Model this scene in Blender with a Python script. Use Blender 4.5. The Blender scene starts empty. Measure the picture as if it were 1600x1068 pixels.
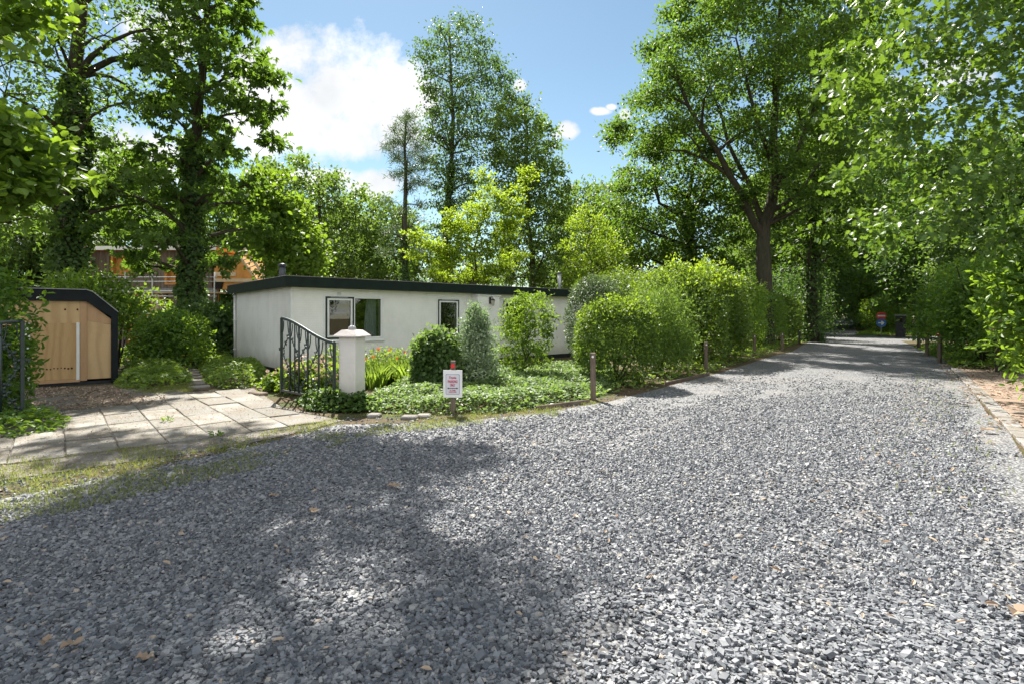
import bpy, math, random
import numpy as np
from mathutils import Vector

rng = np.random.default_rng(11)
random.seed(11)
S = bpy.context.scene
COL = S.collection

# ------------------------------------------------------------------ camera, sky, sun, exposure
F_PX, HZ, CAM_H = 820.0, 494.0, 1.65          # focal length and horizon in the photo's pixels, eye height
cam_d = bpy.data.cameras.new('camera')
cam = bpy.data.objects.new('camera', cam_d)
COL.objects.link(cam)
cam.location = (0, 0, CAM_H)
cam.rotation_euler = (math.radians(90), 0, 0)
cam_d.sensor_width = 36
cam_d.lens = F_PX / 1600 * 36
cam_d.shift_y = -(534 - HZ) / 1600
cam_d.clip_end = 2000
S.camera = cam

SUN_EL, SUN_AZ = math.radians(50), math.radians(-17)     # azimuth from +Y towards +X
S.view_settings.view_transform = 'Standard'
S.view_settings.look = 'None'
S.view_settings.gamma = 1
S.view_settings.use_curve_mapping = False
S.view_settings.exposure = 1.82
S.cycles.max_bounces = 8
S.cycles.diffuse_bounces = 6
S.cycles.glossy_bounces = 3
S.cycles.transmission_bounces = 4
S.cycles.transparent_max_bounces = 8
S.cycles.sample_clamp_indirect = 8
S.cycles.caustics_reflective = False
S.cycles.caustics_refractive = False

world = bpy.data.worlds.new('World')
S.world = world
world.use_nodes = True


def build_world():
    nt = world.node_tree
    N, L = nt.nodes, nt.links
    N.clear()
    out = N.new('ShaderNodeOutputWorld')
    bg = N.new('ShaderNodeBackground')
    bg.inputs['Strength'].default_value = 0.05
    L.new(bg.outputs[0], out.inputs[0])
    sky = N.new('ShaderNodeTexSky')
    sky.sky_type = 'NISHITA'
    sky.sun_disc = False
    sky.sun_elevation = SUN_EL
    sky.sun_rotation = SUN_AZ
    sky.air_density = 1.0
    sky.dust_density = 0.12
    sky.ozone_density = 1.2
    tc = N.new('ShaderNodeTexCoord')
    sep = N.new('ShaderNodeSeparateXYZ')
    L.new(tc.outputs['Generated'], sep.inputs[0])

    def M(op, a, b=None, c=None, clamp=False):
        n = N.new('ShaderNodeMath')
        n.operation = op
        n.use_clamp = clamp
        for i, v in enumerate((a, b, c)):
            if v is None:
                continue
            if isinstance(v, (int, float)):
                n.inputs[i].default_value = v
            else:
                L.new(v, n.inputs[i])
        return n.outputs[0]
    ysafe = M('MAXIMUM', sep.outputs['Y'], 0.02)
    gx = M('DIVIDE', sep.outputs['X'], ysafe)
    gz_ = M('DIVIDE', sep.outputs['Z'], ysafe)
    front = M('MULTIPLY', sep.outputs['Y'], 6.0, clamp=True)
    # clouds seen ahead: heaped ellipses frayed by noise
    clouds = [(530, 150, 165, 112), (400, 130, 70, 75), (455, 95, 70, 55), (610, 150, 90, 75), (420, 190, 90, 70), (540, 215, 150, 42),
              (470, 276, 130, 16), (590, 288, 70, 26), (885, 205, 20, 17), (872, 212, 16, 9), (940, 174, 18, 7), (955, 168, 10, 6), (978, 180, 13, 13),
              (812, 133, 12, 12), (200, 250, 150, 60), (260, 40, 80, 60), (90, 330, 160, 70),
              (1380, 150, 80, 40), (1500, 110, 60, 40), (1270, 300, 60, 50)]
    best = None
    for (px, py, rx, ry) in clouds:
        dx = M('MULTIPLY', M('SUBTRACT', gx, (px - 800) / F_PX), F_PX / rx)
        dz = M('MULTIPLY', M('SUBTRACT', gz_, (HZ - py) / F_PX), F_PX / ry)
        e = M('SUBTRACT', 1.0, M('ADD', M('MULTIPLY', dx, dx), M('MULTIPLY', dz, dz)))
        best = e if best is None else M('MAXIMUM', best, e)
    comb = N.new('ShaderNodeCombineXYZ')
    L.new(gx, comb.inputs[0]); L.new(gz_, comb.inputs[1])
    nz = N.new('ShaderNodeTexNoise')
    nz.inputs['Scale'].default_value = 9.0
    nz.inputs['Detail'].default_value = 9.0
    nz.inputs['Roughness'].default_value = 0.62
    L.new(comb.outputs[0], nz.inputs['Vector'])
    dens = M('ADD', M('MAXIMUM', best, -3.0), M('MULTIPLY', M('SUBTRACT', nz.outputs['Fac'], 0.50), 3.6))
    mask_f = M('MULTIPLY', M('MULTIPLY', dens, 1.3, clamp=True), front)
    # unseen clouds over the rest of the sky, thickened to lift the shade
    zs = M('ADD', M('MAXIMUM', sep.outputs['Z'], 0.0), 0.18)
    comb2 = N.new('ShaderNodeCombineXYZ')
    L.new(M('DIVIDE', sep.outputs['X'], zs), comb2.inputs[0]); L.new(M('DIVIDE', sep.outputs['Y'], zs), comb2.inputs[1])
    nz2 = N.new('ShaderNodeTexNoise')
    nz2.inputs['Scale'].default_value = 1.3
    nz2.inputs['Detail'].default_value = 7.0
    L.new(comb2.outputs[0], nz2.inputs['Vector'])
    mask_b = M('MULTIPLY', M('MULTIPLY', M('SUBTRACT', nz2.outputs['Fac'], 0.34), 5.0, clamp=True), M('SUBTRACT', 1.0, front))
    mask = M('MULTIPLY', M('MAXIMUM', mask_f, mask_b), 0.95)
    # body of the cloud: slightly grey in its thick parts
    nz3 = N.new('ShaderNodeTexNoise')
    nz3.inputs['Scale'].default_value = 5.0
    nz3.inputs['Detail'].default_value = 6.0
    L.new(comb.outputs[0], nz3.inputs['Vector'])
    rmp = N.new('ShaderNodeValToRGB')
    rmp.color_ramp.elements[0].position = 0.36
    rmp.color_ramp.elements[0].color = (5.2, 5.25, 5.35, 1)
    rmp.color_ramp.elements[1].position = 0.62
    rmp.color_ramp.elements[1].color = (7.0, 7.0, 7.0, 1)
    L.new(nz3.outputs['Fac'], rmp.inputs[0])
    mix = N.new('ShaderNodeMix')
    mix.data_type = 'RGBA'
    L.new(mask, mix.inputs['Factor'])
    hue = N.new('ShaderNodeMix')
    hue.data_type = 'RGBA'
    hue.blend_type = 'MULTIPLY'
    hue.inputs['Factor'].default_value = 1.0
    hue.inputs['B'].default_value = (0.90, 0.94, 0.83, 1)
    L.new(sky.outputs[0], hue.inputs['A'])
    fill_boost = N.new('ShaderNodeVectorMath')             # unseen clouds opposite the sun, brightened as added fill for the shade
    fill_boost.operation = 'SCALE'
    L.new(rmp.outputs[0], fill_boost.inputs[0])
    L.new(M('SUBTRACT', 1.45, M('MULTIPLY', front, 0.45)), fill_boost.inputs['Scale'])
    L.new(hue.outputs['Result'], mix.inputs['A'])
    L.new(fill_boost.outputs[0], mix.inputs['B'])
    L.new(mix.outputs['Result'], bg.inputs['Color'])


build_world()
sun_d = bpy.data.lights.new('sun', 'SUN')
sun_d.energy = 4.5
sun_d.angle = math.radians(0.53)
sun_d.color = (1.0, 0.95, 0.87)
sun = bpy.data.objects.new('sun', sun_d)
COL.objects.link(sun)
SUN_DIR = Vector((math.sin(SUN_AZ) * math.cos(SUN_EL), math.cos(SUN_AZ) * math.cos(SUN_EL), math.sin(SUN_EL)))
sun.rotation_euler = SUN_DIR.to_track_quat('Z', 'Y').to_euler()
sun.location = (0, 0, 60)

# ------------------------------------------------------------------ helpers


def at(px, py):
    """ground point seen at a pixel of the photograph"""
    Y = F_PX * CAM_H / (py - HZ)
    return np.array([(px - 800) / F_PX * Y, Y, 0.0])


def P(px, py, Y):
    """point at distance Y seen at a pixel"""
    return np.array([(px - 800) / F_PX * Y, Y, CAM_H + (HZ - py) / F_PX * Y])


def gz(x, y):
    """height of the ground: level near, rising gently far down the lane"""
    t = np.clip((np.asarray(y, float) - 42) / 70, 0, 1)
    return 1.15 * t * t * (3 - 2 * t)


def norm(a):
    return a / np.maximum(np.linalg.norm(a, axis=-1, keepdims=True), 1e-9)


def tag(o, label=None, cat=None, group=None, kind=None):
    if label: o['label'] = label
    if cat: o['category'] = cat
    if group: o['group'] = group
    if kind: o['kind'] = kind
    return o


def empty(name, loc, rz=0.0):
    o = bpy.data.objects.new(name, None)
    o.empty_display_size = 0.2
    COL.objects.link(o)
    o.location = loc
    o.rotation_euler = (0, 0, rz)
    return o


def root_loc(o):
    while o.parent:
        o = o.parent
    return np.array(o.location) if o.type == 'EMPTY' else np.zeros(3)


def link_mesh(name, me, mat, parent):
    o = bpy.data.objects.new(name, me)
    COL.objects.link(o)
    if mat is not None:
        me.materials.append(mat)
    if parent is not None:
        o.parent = parent
    return o


def np_mesh(name, V, Fc, mat, parent=None, world=True, attr=None, smooth=False):
    """fast mesh from arrays; Fc is (K, m) with equal sized faces"""
    V = np.asarray(V, np.float32)
    Fc = np.asarray(Fc, np.int32)
    if parent is not None and world:
        V = V - root_loc(parent).astype(np.float32)
    me = bpy.data.meshes.new(name)
    me.vertices.add(len(V))
    me.vertices.foreach_set('co', V.ravel())
    k, m = Fc.shape
    me.loops.add(k * m)
    me.loops.foreach_set('vertex_index', Fc.ravel())
    me.polygons.add(k)
    me.polygons.foreach_set('loop_start', np.arange(0, k * m, m, dtype=np.int32))
    if attr is not None:
        a = me.attributes.new('tint', 'FLOAT', 'POINT')
        a.data.foreach_set('value', np.asarray(attr, np.float32))
    me.update(calc_edges=True)
    me.polygons.foreach_set('use_smooth', np.full(k, smooth))
    return link_mesh(name, me, mat, parent)


class MB:
    """collects boxes, tubes, prisms and lathes into ONE mesh"""

    def __init__(self):
        self.v, self.f, self.s = [], [], []

    def add(self, vs, fs, smooth=False):
        n = len(self.v)
        self.v += [tuple(float(c) for c in p) for p in vs]
        self.f += [tuple(n + i for i in f) for f in fs]
        self.s += [smooth] * len(fs)
        return self

    def box(self, x0, x1, y0, y1, z0, z1, ax=None, bev=0.0):
        """box given by ranges; ax = (origin, ex, ey, ez) for a turned frame"""
        b = min(bev, 0.45 * min(abs(x1 - x0), abs(y1 - y0), abs(z1 - z0)))
        if b > 0:
            P8 = []
            idx = {}
            for sx in (0, 1):
                for sy in (0, 1):
                    for sz in (0, 1):
                        X, Y, Z = (x0, x1)[sx], (y0, y1)[sy], (z0, z1)[sz]
                        ix, iy, iz = (b if sx == 0 else -b), (b if sy == 0 else -b), (b if sz == 0 else -b)
                        for k, p in enumerate(((X, Y + iy, Z + iz), (X + ix, Y, Z + iz), (X + ix, Y + iy, Z))):
                            idx[(sx, sy, sz, k)] = len(P8)
                            P8.append(p)
            fs = []
            for s in (0, 1):
                q = [(0, 0), (1, 0), (1, 1), (0, 1)]
                for k in range(3):
                    f = []
                    for a, c in q:
                        key = [0, 0, 0]
                        key[k] = s
                        o = [i for i in range(3) if i != k]
                        key[o[0]], key[o[1]] = a, c
                        f.append(idx[(*key, k)])
                    if (s == 0) ^ (k == 1):
                        f = f[::-1]
                    fs.append(f)
            for k in range(3):                      # edges parallel to axis k
                o = [i for i in range(3) if i != k]
                for a in (0, 1):
                    for c in (0, 1):
                        f = []
                        for e, kk in ((0, o[0]), (1, o[0]), (1, o[1]), (0, o[1])):
                            key = [0, 0, 0]
                            key[k] = e; key[o[0]] = a; key[o[1]] = c
                            f.append(idx[(*key, kk)])
                        flip = (a == c) ^ (k == 1)
                        fs.append(f[::-1] if flip else f)
            for sx in (0, 1):
                for sy in (0, 1):
                    for sz in (0, 1):
                        f = [idx[(sx, sy, sz, k)] for k in range(3)]
                        fs.append(f if (sx + sy + sz) % 2 == 1 else f[::-1])
            vs = P8
        else:
            vs = [(x, y, z) for x in (x0, x1) for y in (y0, y1) for z in (z0, z1)]
            fs = [(0, 1, 3, 2), (4, 6, 7, 5), (0, 4, 5, 1), (2, 3, 7, 6), (0, 2, 6, 4), (1, 5, 7, 3)]
        if ax is not None:
            o, ex, ey, ez = (np.asarray(a, float) for a in ax)
            vs = [o + ex * p[0] + ey * p[1] + ez * p[2] for p in vs]
        return self.add(vs, fs)

    def tube(self, pts, rad, n=8, caps=True, smooth=True, flat=1.0):
        pts = [np.asarray(p, float) for p in pts]
        if isinstance(rad, (int, float)):
            rad = [rad] * len(pts)
        vs, fs = [], []
        ref = None
        for i, p in enumerate(pts):
            d = norm(pts[min(i + 1, len(pts) - 1)] - pts[max(i - 1, 0)])
            if ref is None:
                a = np.array([0, 0, 1.0]) if abs(d[2]) < 0.8 else np.array([1.0, 0, 0])
                ref = norm(np.cross(d, a))
            ref = norm(ref - d * np.dot(ref, d))
            s = np.cross(d, ref)
            for k in range(n):
                t = 2 * math.pi * k / n
                vs.append(p + rad[i] * (math.cos(t) * ref + flat * math.sin(t) * s))
        for i in range(len(pts) - 1):
            for k in range(n):
                a, b = i * n + k, i * n + (k + 1) % n
                fs.append((a, b, b + n, a + n))
        self.add(vs, fs, smooth)
        if caps:
            m = (len(pts) - 1) * n
            base = len(self.v) - len(vs)
            self.f.append(tuple(base + k for k in range(n - 1, -1, -1))); self.s.append(False)
            self.f.append(tuple(base + m + k for k in range(n))); self.s.append(False)
        return self

    def prism(self, poly, a0, a1, axis='y', ax=None):
        """polygon extruded along an axis; poly in the other two coordinates"""
        n = len(poly)

        def mk(p, a):
            return {'x': (a, p[0], p[1]), 'y': (p[0], a, p[1]), 'z': (p[0], p[1], a)}[axis]
        vs = [mk(p, a0) for p in poly] + [mk(p, a1) for p in poly]
        if ax is not None:
            o, ex, ey, ez = (np.asarray(a, float) for a in ax)
            vs = [o + ex * p[0] + ey * p[1] + ez * p[2] for p in vs]
        fs = [tuple(range(n - 1, -1, -1)), tuple(range(n, 2 * n))]
        fs += [(i, (i + 1) % n, n + (i + 1) % n, n + i) for i in range(n)]
        return self.add(vs, fs)

    def lathe(self, prof, c=(0, 0, 0), n=16, smooth=True):
        vs, fs = [], []
        for r, z in prof:
            for k in range(n):
                t = 2 * math.pi * k / n
                vs.append((c[0] + r * math.cos(t), c[1] + r * math.sin(t), c[2] + z))
        for i in range(len(prof) - 1):
            for k in range(n):
                a, b = i * n + k, i * n + (k + 1) % n
                fs.append((a, b, b + n, a + n))
        self.add(vs, fs, smooth)
        b0 = len(self.v) - len(vs)
        self.f.append(tuple(b0 + k for k in range(n - 1, -1, -1))); self.s.append(False)
        m = (len(prof) - 1) * n
        self.f.append(tuple(b0 + m + k for k in range(n))); self.s.append(False)
        return self

    def build(self, name, mat, parent=None, world=False):
        vs = self.v
        if world and parent is not None:
            o = root_loc(parent)
            vs = [(p[0] - o[0], p[1] - o[1], p[2] - o[2]) for p in vs]
        me = bpy.data.meshes.new(name)
        me.from_pydata(vs, [], self.f)
        me.polygons.foreach_set('use_smooth', self.s)
        me.update()
        return link_mesh(name, me, mat, parent)


def in_poly(x, y, poly):
    x, y = np.asarray(x, float), np.asarray(y, float)
    res = np.zeros(x.shape, bool)
    n = len(poly)
    for i in range(n):
        x0, y0 = poly[i][0], poly[i][1]
        x1, y1 = poly[(i + 1) % n][0], poly[(i + 1) % n][1]
        c = (y0 > y) != (y1 > y)
        with np.errstate(divide='ignore', invalid='ignore'):
            xi = (x1 - x0) * (y - y0) / (y1 - y0 if y1 != y0 else 1e-9) + x0
        res ^= c & (x < xi)
    return res


def dist_poly(x, y, poly):
    p = np.stack([x, y], -1)
    best = np.full(len(p), 1e9)
    n = len(poly)
    for i in range(n):
        a = np.array(poly[i][:2], float); b = np.array(poly[(i + 1) % n][:2], float)
        ab = b - a
        t = np.clip(((p - a) @ ab) / max(ab @ ab, 1e-9), 0, 1)
        best = np.minimum(best, np.linalg.norm(p - (a + t[:, None] * ab), axis=1))
    return best


def vnoise(x, y, s, seed=0):
    """cheap smooth value noise, 0..1"""
    r = np.random.default_rng(900 + seed)
    T = r.random((64, 64))
    x = np.asarray(x, float) / s + 1000; y = np.asarray(y, float) / s + 1000
    i, j = np.floor(x).astype(int), np.floor(y).astype(int)
    fx, fy = x - i, y - j
    fx = fx * fx * (3 - 2 * fx); fy = fy * fy * (3 - 2 * fy)
    g = lambda a, b: T[a % 64, b % 64]
    return (g(i, j) * (1 - fx) + g(i + 1, j) * fx) * (1 - fy) + (g(i, j + 1) * (1 - fx) + g(i + 1, j + 1) * fx) * fy


# ------------------------------------------------------------------ materials
MATS = {}


class NT:
    def __init__(self, name):
        self.m = bpy.data.materials.new(name)
        self.m.use_nodes = True
        self.N, self.L = self.m.node_tree.nodes, self.m.node_tree.links
        self.N.clear()
        self.out = self.N.new('ShaderNodeOutputMaterial')

    def n(self, t, **kw):
        x = self.N.new(t)
        for k, v in kw.items():
            setattr(x, k, v)
        return x

    def set(self, node, key, v):
        if hasattr(v, 'is_output'):
            self.L.new(v, node.inputs[key])
        else:
            if isinstance(v, tuple) and len(v) == 3 and node.inputs[key].type == 'RGBA':
                v = (*v, 1)
            node.inputs[key].default_value = v

    def coord(self, kind='Object'):
        if kind == 'World':
            return self.n('ShaderNodeNewGeometry').outputs['Position']
        return self.n('ShaderNodeTexCoord').outputs[kind]

    def mapping(self, vec, scale=(1, 1, 1), rot=(0, 0, 0)):
        m = self.n('ShaderNodeMapping')
        self.L.new(vec, m.inputs['Vector'])
        m.inputs['Scale'].default_value = scale
        m.inputs['Rotation'].default_value = rot
        return m.outputs[0]

    def noise(self, vec, scale, detail=4, rough=0.55, dist=0.0):
        x = self.n('ShaderNodeTexNoise')
        self.L.new(vec, x.inputs['Vector'])
        x.inputs['Scale'].default_value = scale
        x.inputs['Detail'].default_value = detail
        x.inputs['Roughness'].default_value = rough
        x.inputs['Distortion'].default_value = dist
        return x.outputs['Fac']

    def ramp(self, fac, stops):
        x = self.n('ShaderNodeValToRGB')
        self.L.new(fac, x.inputs[0])
        e = x.color_ramp.elements
        while len(e) < len(stops):
            e.new(0.5)
        for i, (p, c) in enumerate(stops):
            e[i].position = p
            e[i].color = (*c, 1) if len(c) == 3 else c
        return x.outputs[0]

    def mix(self, fac, a, b, mode='MIX'):
        x = self.n('ShaderNodeMix', data_type='RGBA', blend_type=mode)
        self.set(x, 'Factor', fac)
        self.set(x, 'A', a); self.set(x, 'B', b)
        return x.outputs['Result']

    def math(self, op, a, b=0.0, clamp=False):
        x = self.n('ShaderNodeMath', operation=op, use_clamp=clamp)
        self.set(x, 0, a); self.set(x, 1, b)
        return x.outputs[0]

    def bump(self, h, strength=0.5, dist=0.01):
        x = self.n('ShaderNodeBump')
        self.L.new(h, x.inputs['Height'])
        x.inputs['Strength'].default_value = strength
        x.inputs['Distance'].default_value = dist
        return x.outputs[0]

    def principled(self, color, rough=0.7, spec=0.3, normal=None, metal=0.0):
        p = self.n('ShaderNodeBsdfPrincipled')
        self.set(p, 'Base Color', color)
        self.set(p, 'Roughness', rough)
        self.set(p, 'Specular IOR Level', spec)
        self.set(p, 'Metallic', metal)
        if normal is not None:
            self.L.new(normal, p.inputs['Normal'])
        return p

    def done(self, sh):
        self.L.new(sh.outputs[0] if hasattr(sh, 'outputs') else sh, self.out.inputs[0])
        return self.m


def simple(name, a, b=None, scale=6.0, rough=0.7, spec=0.3, bump=0.0, bdist=0.01, stretch=(1, 1, 1), metal=0.0, fine=None):
    t = NT(name)
    c = t.mapping(t.coord(), stretch)
    f = t.noise(c, scale, 5)
    col = t.ramp(f, [(0.3, a), (0.7, b or a)])
    if fine:
        f2 = t.noise(c, scale * 9, 3)
        col = t.mix(fine, col, t.ramp(f2, [(0.3, (0.25, 0.25, 0.25)), (0.7, (1, 1, 1))]), 'MULTIPLY')
    nrm = t.bump(t.noise(c, scale * 4, 4), bump, bdist) if bump else None
    return t.done(t.principled(col, rough, spec, nrm, metal))


def leaf_mat(name, dark, light, trans, tfac=0.42, rough=0.5, spec=0.32):
    """leaf: diffuse and sheen on top, light shining through; varies leaf by leaf"""
    t = NT(name)
    g = t.n('ShaderNodeNewGeometry')
    a = t.n('ShaderNodeAttribute', attribute_name='tint')
    f = t.math('ADD', t.math('MULTIPLY', g.outputs['Random Per Island'], 0.55), t.math('MULTIPLY', a.outputs['Fac'], 0.45))
    col = t.ramp(f, [(0.1, dark), (0.85, light)])
    p = t.principled(col, rough, spec)
    tr = t.n('ShaderNodeBsdfTranslucent')
    tcol = t.mix(f, tuple(c * 0.62 for c in trans), trans)
    t.L.new(tcol, tr.inputs['Color'])
    mx = t.n('ShaderNodeMixShader')
    mx.inputs[0].default_value = tfac
    t.L.new(p.outputs[0], mx.inputs[1]); t.L.new(tr.outputs[0], mx.inputs[2])
    return t.done(mx)


M = MATS
M['oak'] = leaf_mat('oak_leaf', (0.035, 0.075, 0.014), (0.10, 0.17, 0.03), (0.22, 0.38, 0.032), 0.43)
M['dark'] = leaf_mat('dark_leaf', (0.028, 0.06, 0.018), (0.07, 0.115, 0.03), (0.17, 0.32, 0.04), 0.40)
M['mid'] = leaf_mat('mid_leaf', (0.05, 0.10, 0.025), (0.12, 0.19, 0.045), (0.24, 0.38, 0.045), 0.43)
M['bright'] = leaf_mat('bright_leaf', (0.05, 0.105, 0.018), (0.13, 0.21, 0.035), (0.31, 0.48, 0.03), 0.44)
M['nearoak'] = leaf_mat('lobed_oak_leaf', (0.035, 0.085, 0.02), (0.10, 0.18, 0.035), (0.25, 0.41, 0.03), 0.32, 0.45, 0.42)
M['beech'] = leaf_mat('beech_leaf', (0.03, 0.065, 0.018), (0.085, 0.135, 0.035), (0.16, 0.29, 0.04), 0.40)
M['lime'] = leaf_mat('lime_leaf', (0.07, 0.13, 0.015), (0.16, 0.22, 0.025), (0.40, 0.57, 0.03), 0.46)
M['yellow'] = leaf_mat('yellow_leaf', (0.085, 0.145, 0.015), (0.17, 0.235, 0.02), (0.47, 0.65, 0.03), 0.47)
M['pine'] = leaf_mat('pine_needle', (0.035, 0.065, 0.025), (0.085, 0.13, 0.05), (0.14, 0.23, 0.05), 0.30, 0.5)
M['laurel'] = leaf_mat('laurel_leaf', (0.04, 0.10, 0.02), (0.11, 0.20, 0.035), (0.36, 0.56, 0.03), 0.42, 0.46, 0.4)
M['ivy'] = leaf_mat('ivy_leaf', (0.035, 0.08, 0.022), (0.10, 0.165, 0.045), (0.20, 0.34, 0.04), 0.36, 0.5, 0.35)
M['ivypale'] = leaf_mat('pale_ivy_leaf', (0.05, 0.10, 0.03), (0.23, 0.31, 0.13), (0.30, 0.46, 0.08), 0.38, 0.52, 0.35)
M['hedge'] = leaf_mat('hedge_leaf', (0.035, 0.085, 0.014), (0.12, 0.185, 0.032), (0.27, 0.41, 0.03), 0.36, 0.5, 0.35)
M['holly'] = leaf_mat('holly_leaf', (0.04, 0.07, 0.03), (0.13, 0.17, 0.09), (0.15, 0.24, 0.06), 0.28, 0.5, 0.4)
M['feather'] = leaf_mat('feathery_leaf', (0.06, 0.12, 0.025), (0.17, 0.26, 0.06), (0.30, 0.46, 0.05), 0.38, 0.5, 0.3)
M['varieg'] = leaf_mat('variegated_leaf', (0.06, 0.13, 0.045), (0.46, 0.52, 0.36), (0.30, 0.46, 0.16), 0.34, 0.45, 0.4)
M['lily'] = leaf_mat('lily_leaf', (0.08, 0.15, 0.025), (0.17, 0.26, 0.04), (0.38, 0.54, 0.06), 0.42)
M['orange'] = leaf_mat('orange_petal', (0.62, 0.14, 0.03), (0.75, 0.24, 0.07), (0.7, 0.22, 0.04), 0.35, 0.6, 0.2)
M['cover'] = leaf_mat('cover_leaf', (0.06, 0.12, 0.022), (0.18, 0.27, 0.06), (0.40, 0.56, 0.05), 0.42, 0.5, 0.35)
M['grass'] = leaf_mat('grass_blade', (0.12, 0.16, 0.035), (0.27, 0.27, 0.10), (0.38, 0.44, 0.09), 0.4, 0.6, 0.2)
M['lawn'] = leaf_mat('lawn_blade', (0.07, 0.15, 0.02), (0.13, 0.24, 0.03), (0.30, 0.50, 0.04), 0.42, 0.6, 0.2)
M['litter'] = leaf_mat('dry_leaf', (0.19, 0.13, 0.09), (0.50, 0.40, 0.30), (0.32, 0.23, 0.14), 0.15, 0.8, 0.15)
M['seedling'] = leaf_mat('seedling_leaf', (0.08, 0.15, 0.03), (0.15, 0.25, 0.05), (0.38, 0.52, 0.06), 0.4)
M['pinkflower'] = leaf_mat('faded_blossom', (0.45, 0.33, 0.24), (0.62, 0.42, 0.36), (0.5, 0.35, 0.25), 0.3, 0.7, 0.1)


def bark_mat(name, a, b):
    t = NT(name)
    c = t.mapping(t.coord(), (1, 1, 0.22))
    f = t.noise(c, 9, 6, 0.65, 0.6)
    g = t.noise(t.coord(), 1.1, 3)
    col = t.mix(t.math('MULTIPLY', g, 0.35), t.ramp(f, [(0.32, a), (0.68, b)]), (0.07, 0.09, 0.04))
    return t.done(t.principled(col, 0.9, 0.15, t.bump(f, 1.0, 0.05)))


M['bark'] = bark_mat('oak_bark', (0.028, 0.022, 0.017), (0.085, 0.066, 0.05))
M['barkgrey'] = bark_mat('grey_bark', (0.045, 0.038, 0.031), (0.115, 0.098, 0.08))
M['barkred'] = bark_mat('red_brown_bark', (0.09, 0.05, 0.035), (0.22, 0.13, 0.09))


def ground_mat():
    t = NT('forest_floor')
    c = t.coord('World')
    f = t.noise(c, 1.3, 6, 0.6)
    f2 = t.noise(c, 22, 5, 0.7)
    col = t.ramp(f2, [(0.3, (0.035, 0.026, 0.016)), (0.55, (0.11, 0.08, 0.05)), (0.75, (0.20, 0.15, 0.095))])
    col = t.mix(t.ramp(f, [(0.45, (0, 0, 0)), (0.65, (0.8, 0.8, 0.8))]), col, (0.05, 0.075, 0.022))
    return t.done(t.principled(col, 0.95, 0.1, t.bump(f2, 0.9, 0.03)))


def gravel_mat():
    """bed between the stones, and the gravel too far away to tell stones apart"""
    t = NT('gravel_bed')
    c = t.coord('World')
    v = t.n('ShaderNodeTexVoronoi', feature='F1')
    t.L.new(c, v.inputs['Vector'])
    v.inputs['Scale'].default_value = 46
    sep = t.n('ShaderNodeSeparateColor')
    t.L.new(v.outputs['Color'], sep.inputs[0])
    stone = t.ramp(sep.outputs[0], [(0.0, (0.075, 0.079, 0.086)), (0.5, (0.18, 0.184, 0.192)), (1.0, (0.33, 0.328, 0.325))])
    edge = t.ramp(v.outputs['Distance'], [(0.35, (1, 1, 1)), (0.75, (0.3, 0.29, 0.28))])
    col = t.mix(1.0, stone, edge, 'MULTIPLY')
    f = t.noise(c, 0.55, 4, 0.6)
    f2 = t.noise(c, 60, 3)
    dirt = t.ramp(f2, [(0.3, (0.16, 0.145, 0.13)), (0.7, (0.32, 0.29, 0.26))])
    col = t.mix(t.ramp(f, [(0.52, (0, 0, 0)), (0.75, (0.55, 0.55, 0.55))]), col, dirt)
    hgt = t.math('SUBTRACT', 1.0, v.outputs['Distance'])
    return t.done(t.principled(col, 0.8, 0.25, t.bump(hgt, 0.6, 0.012)))


def stone_mat():
    t = NT('basalt_chip')
    g = t.n('ShaderNodeNewGeometry')
    col = t.ramp(g.outputs['Random Per Island'], [(0.0, (0.07, 0.076, 0.088)), (0.5, (0.150, 0.158, 0.172)), (0.9, (0.235, 0.243, 0.255)), (0.985, (0.31, 0.305, 0.295)), (1.0, (0.36, 0.30, 0.24))])
    f = t.noise(t.coord('World'), 90, 3)
    col = t.mix(0.35, col, t.ramp(f, [(0.3, (0.4, 0.4, 0.4)), (0.7, (1, 1, 1))]), 'MULTIPLY')
    return t.done(t.principled(col, 0.62, 0.35, t.bump(f, 0.25, 0.004)))


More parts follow.
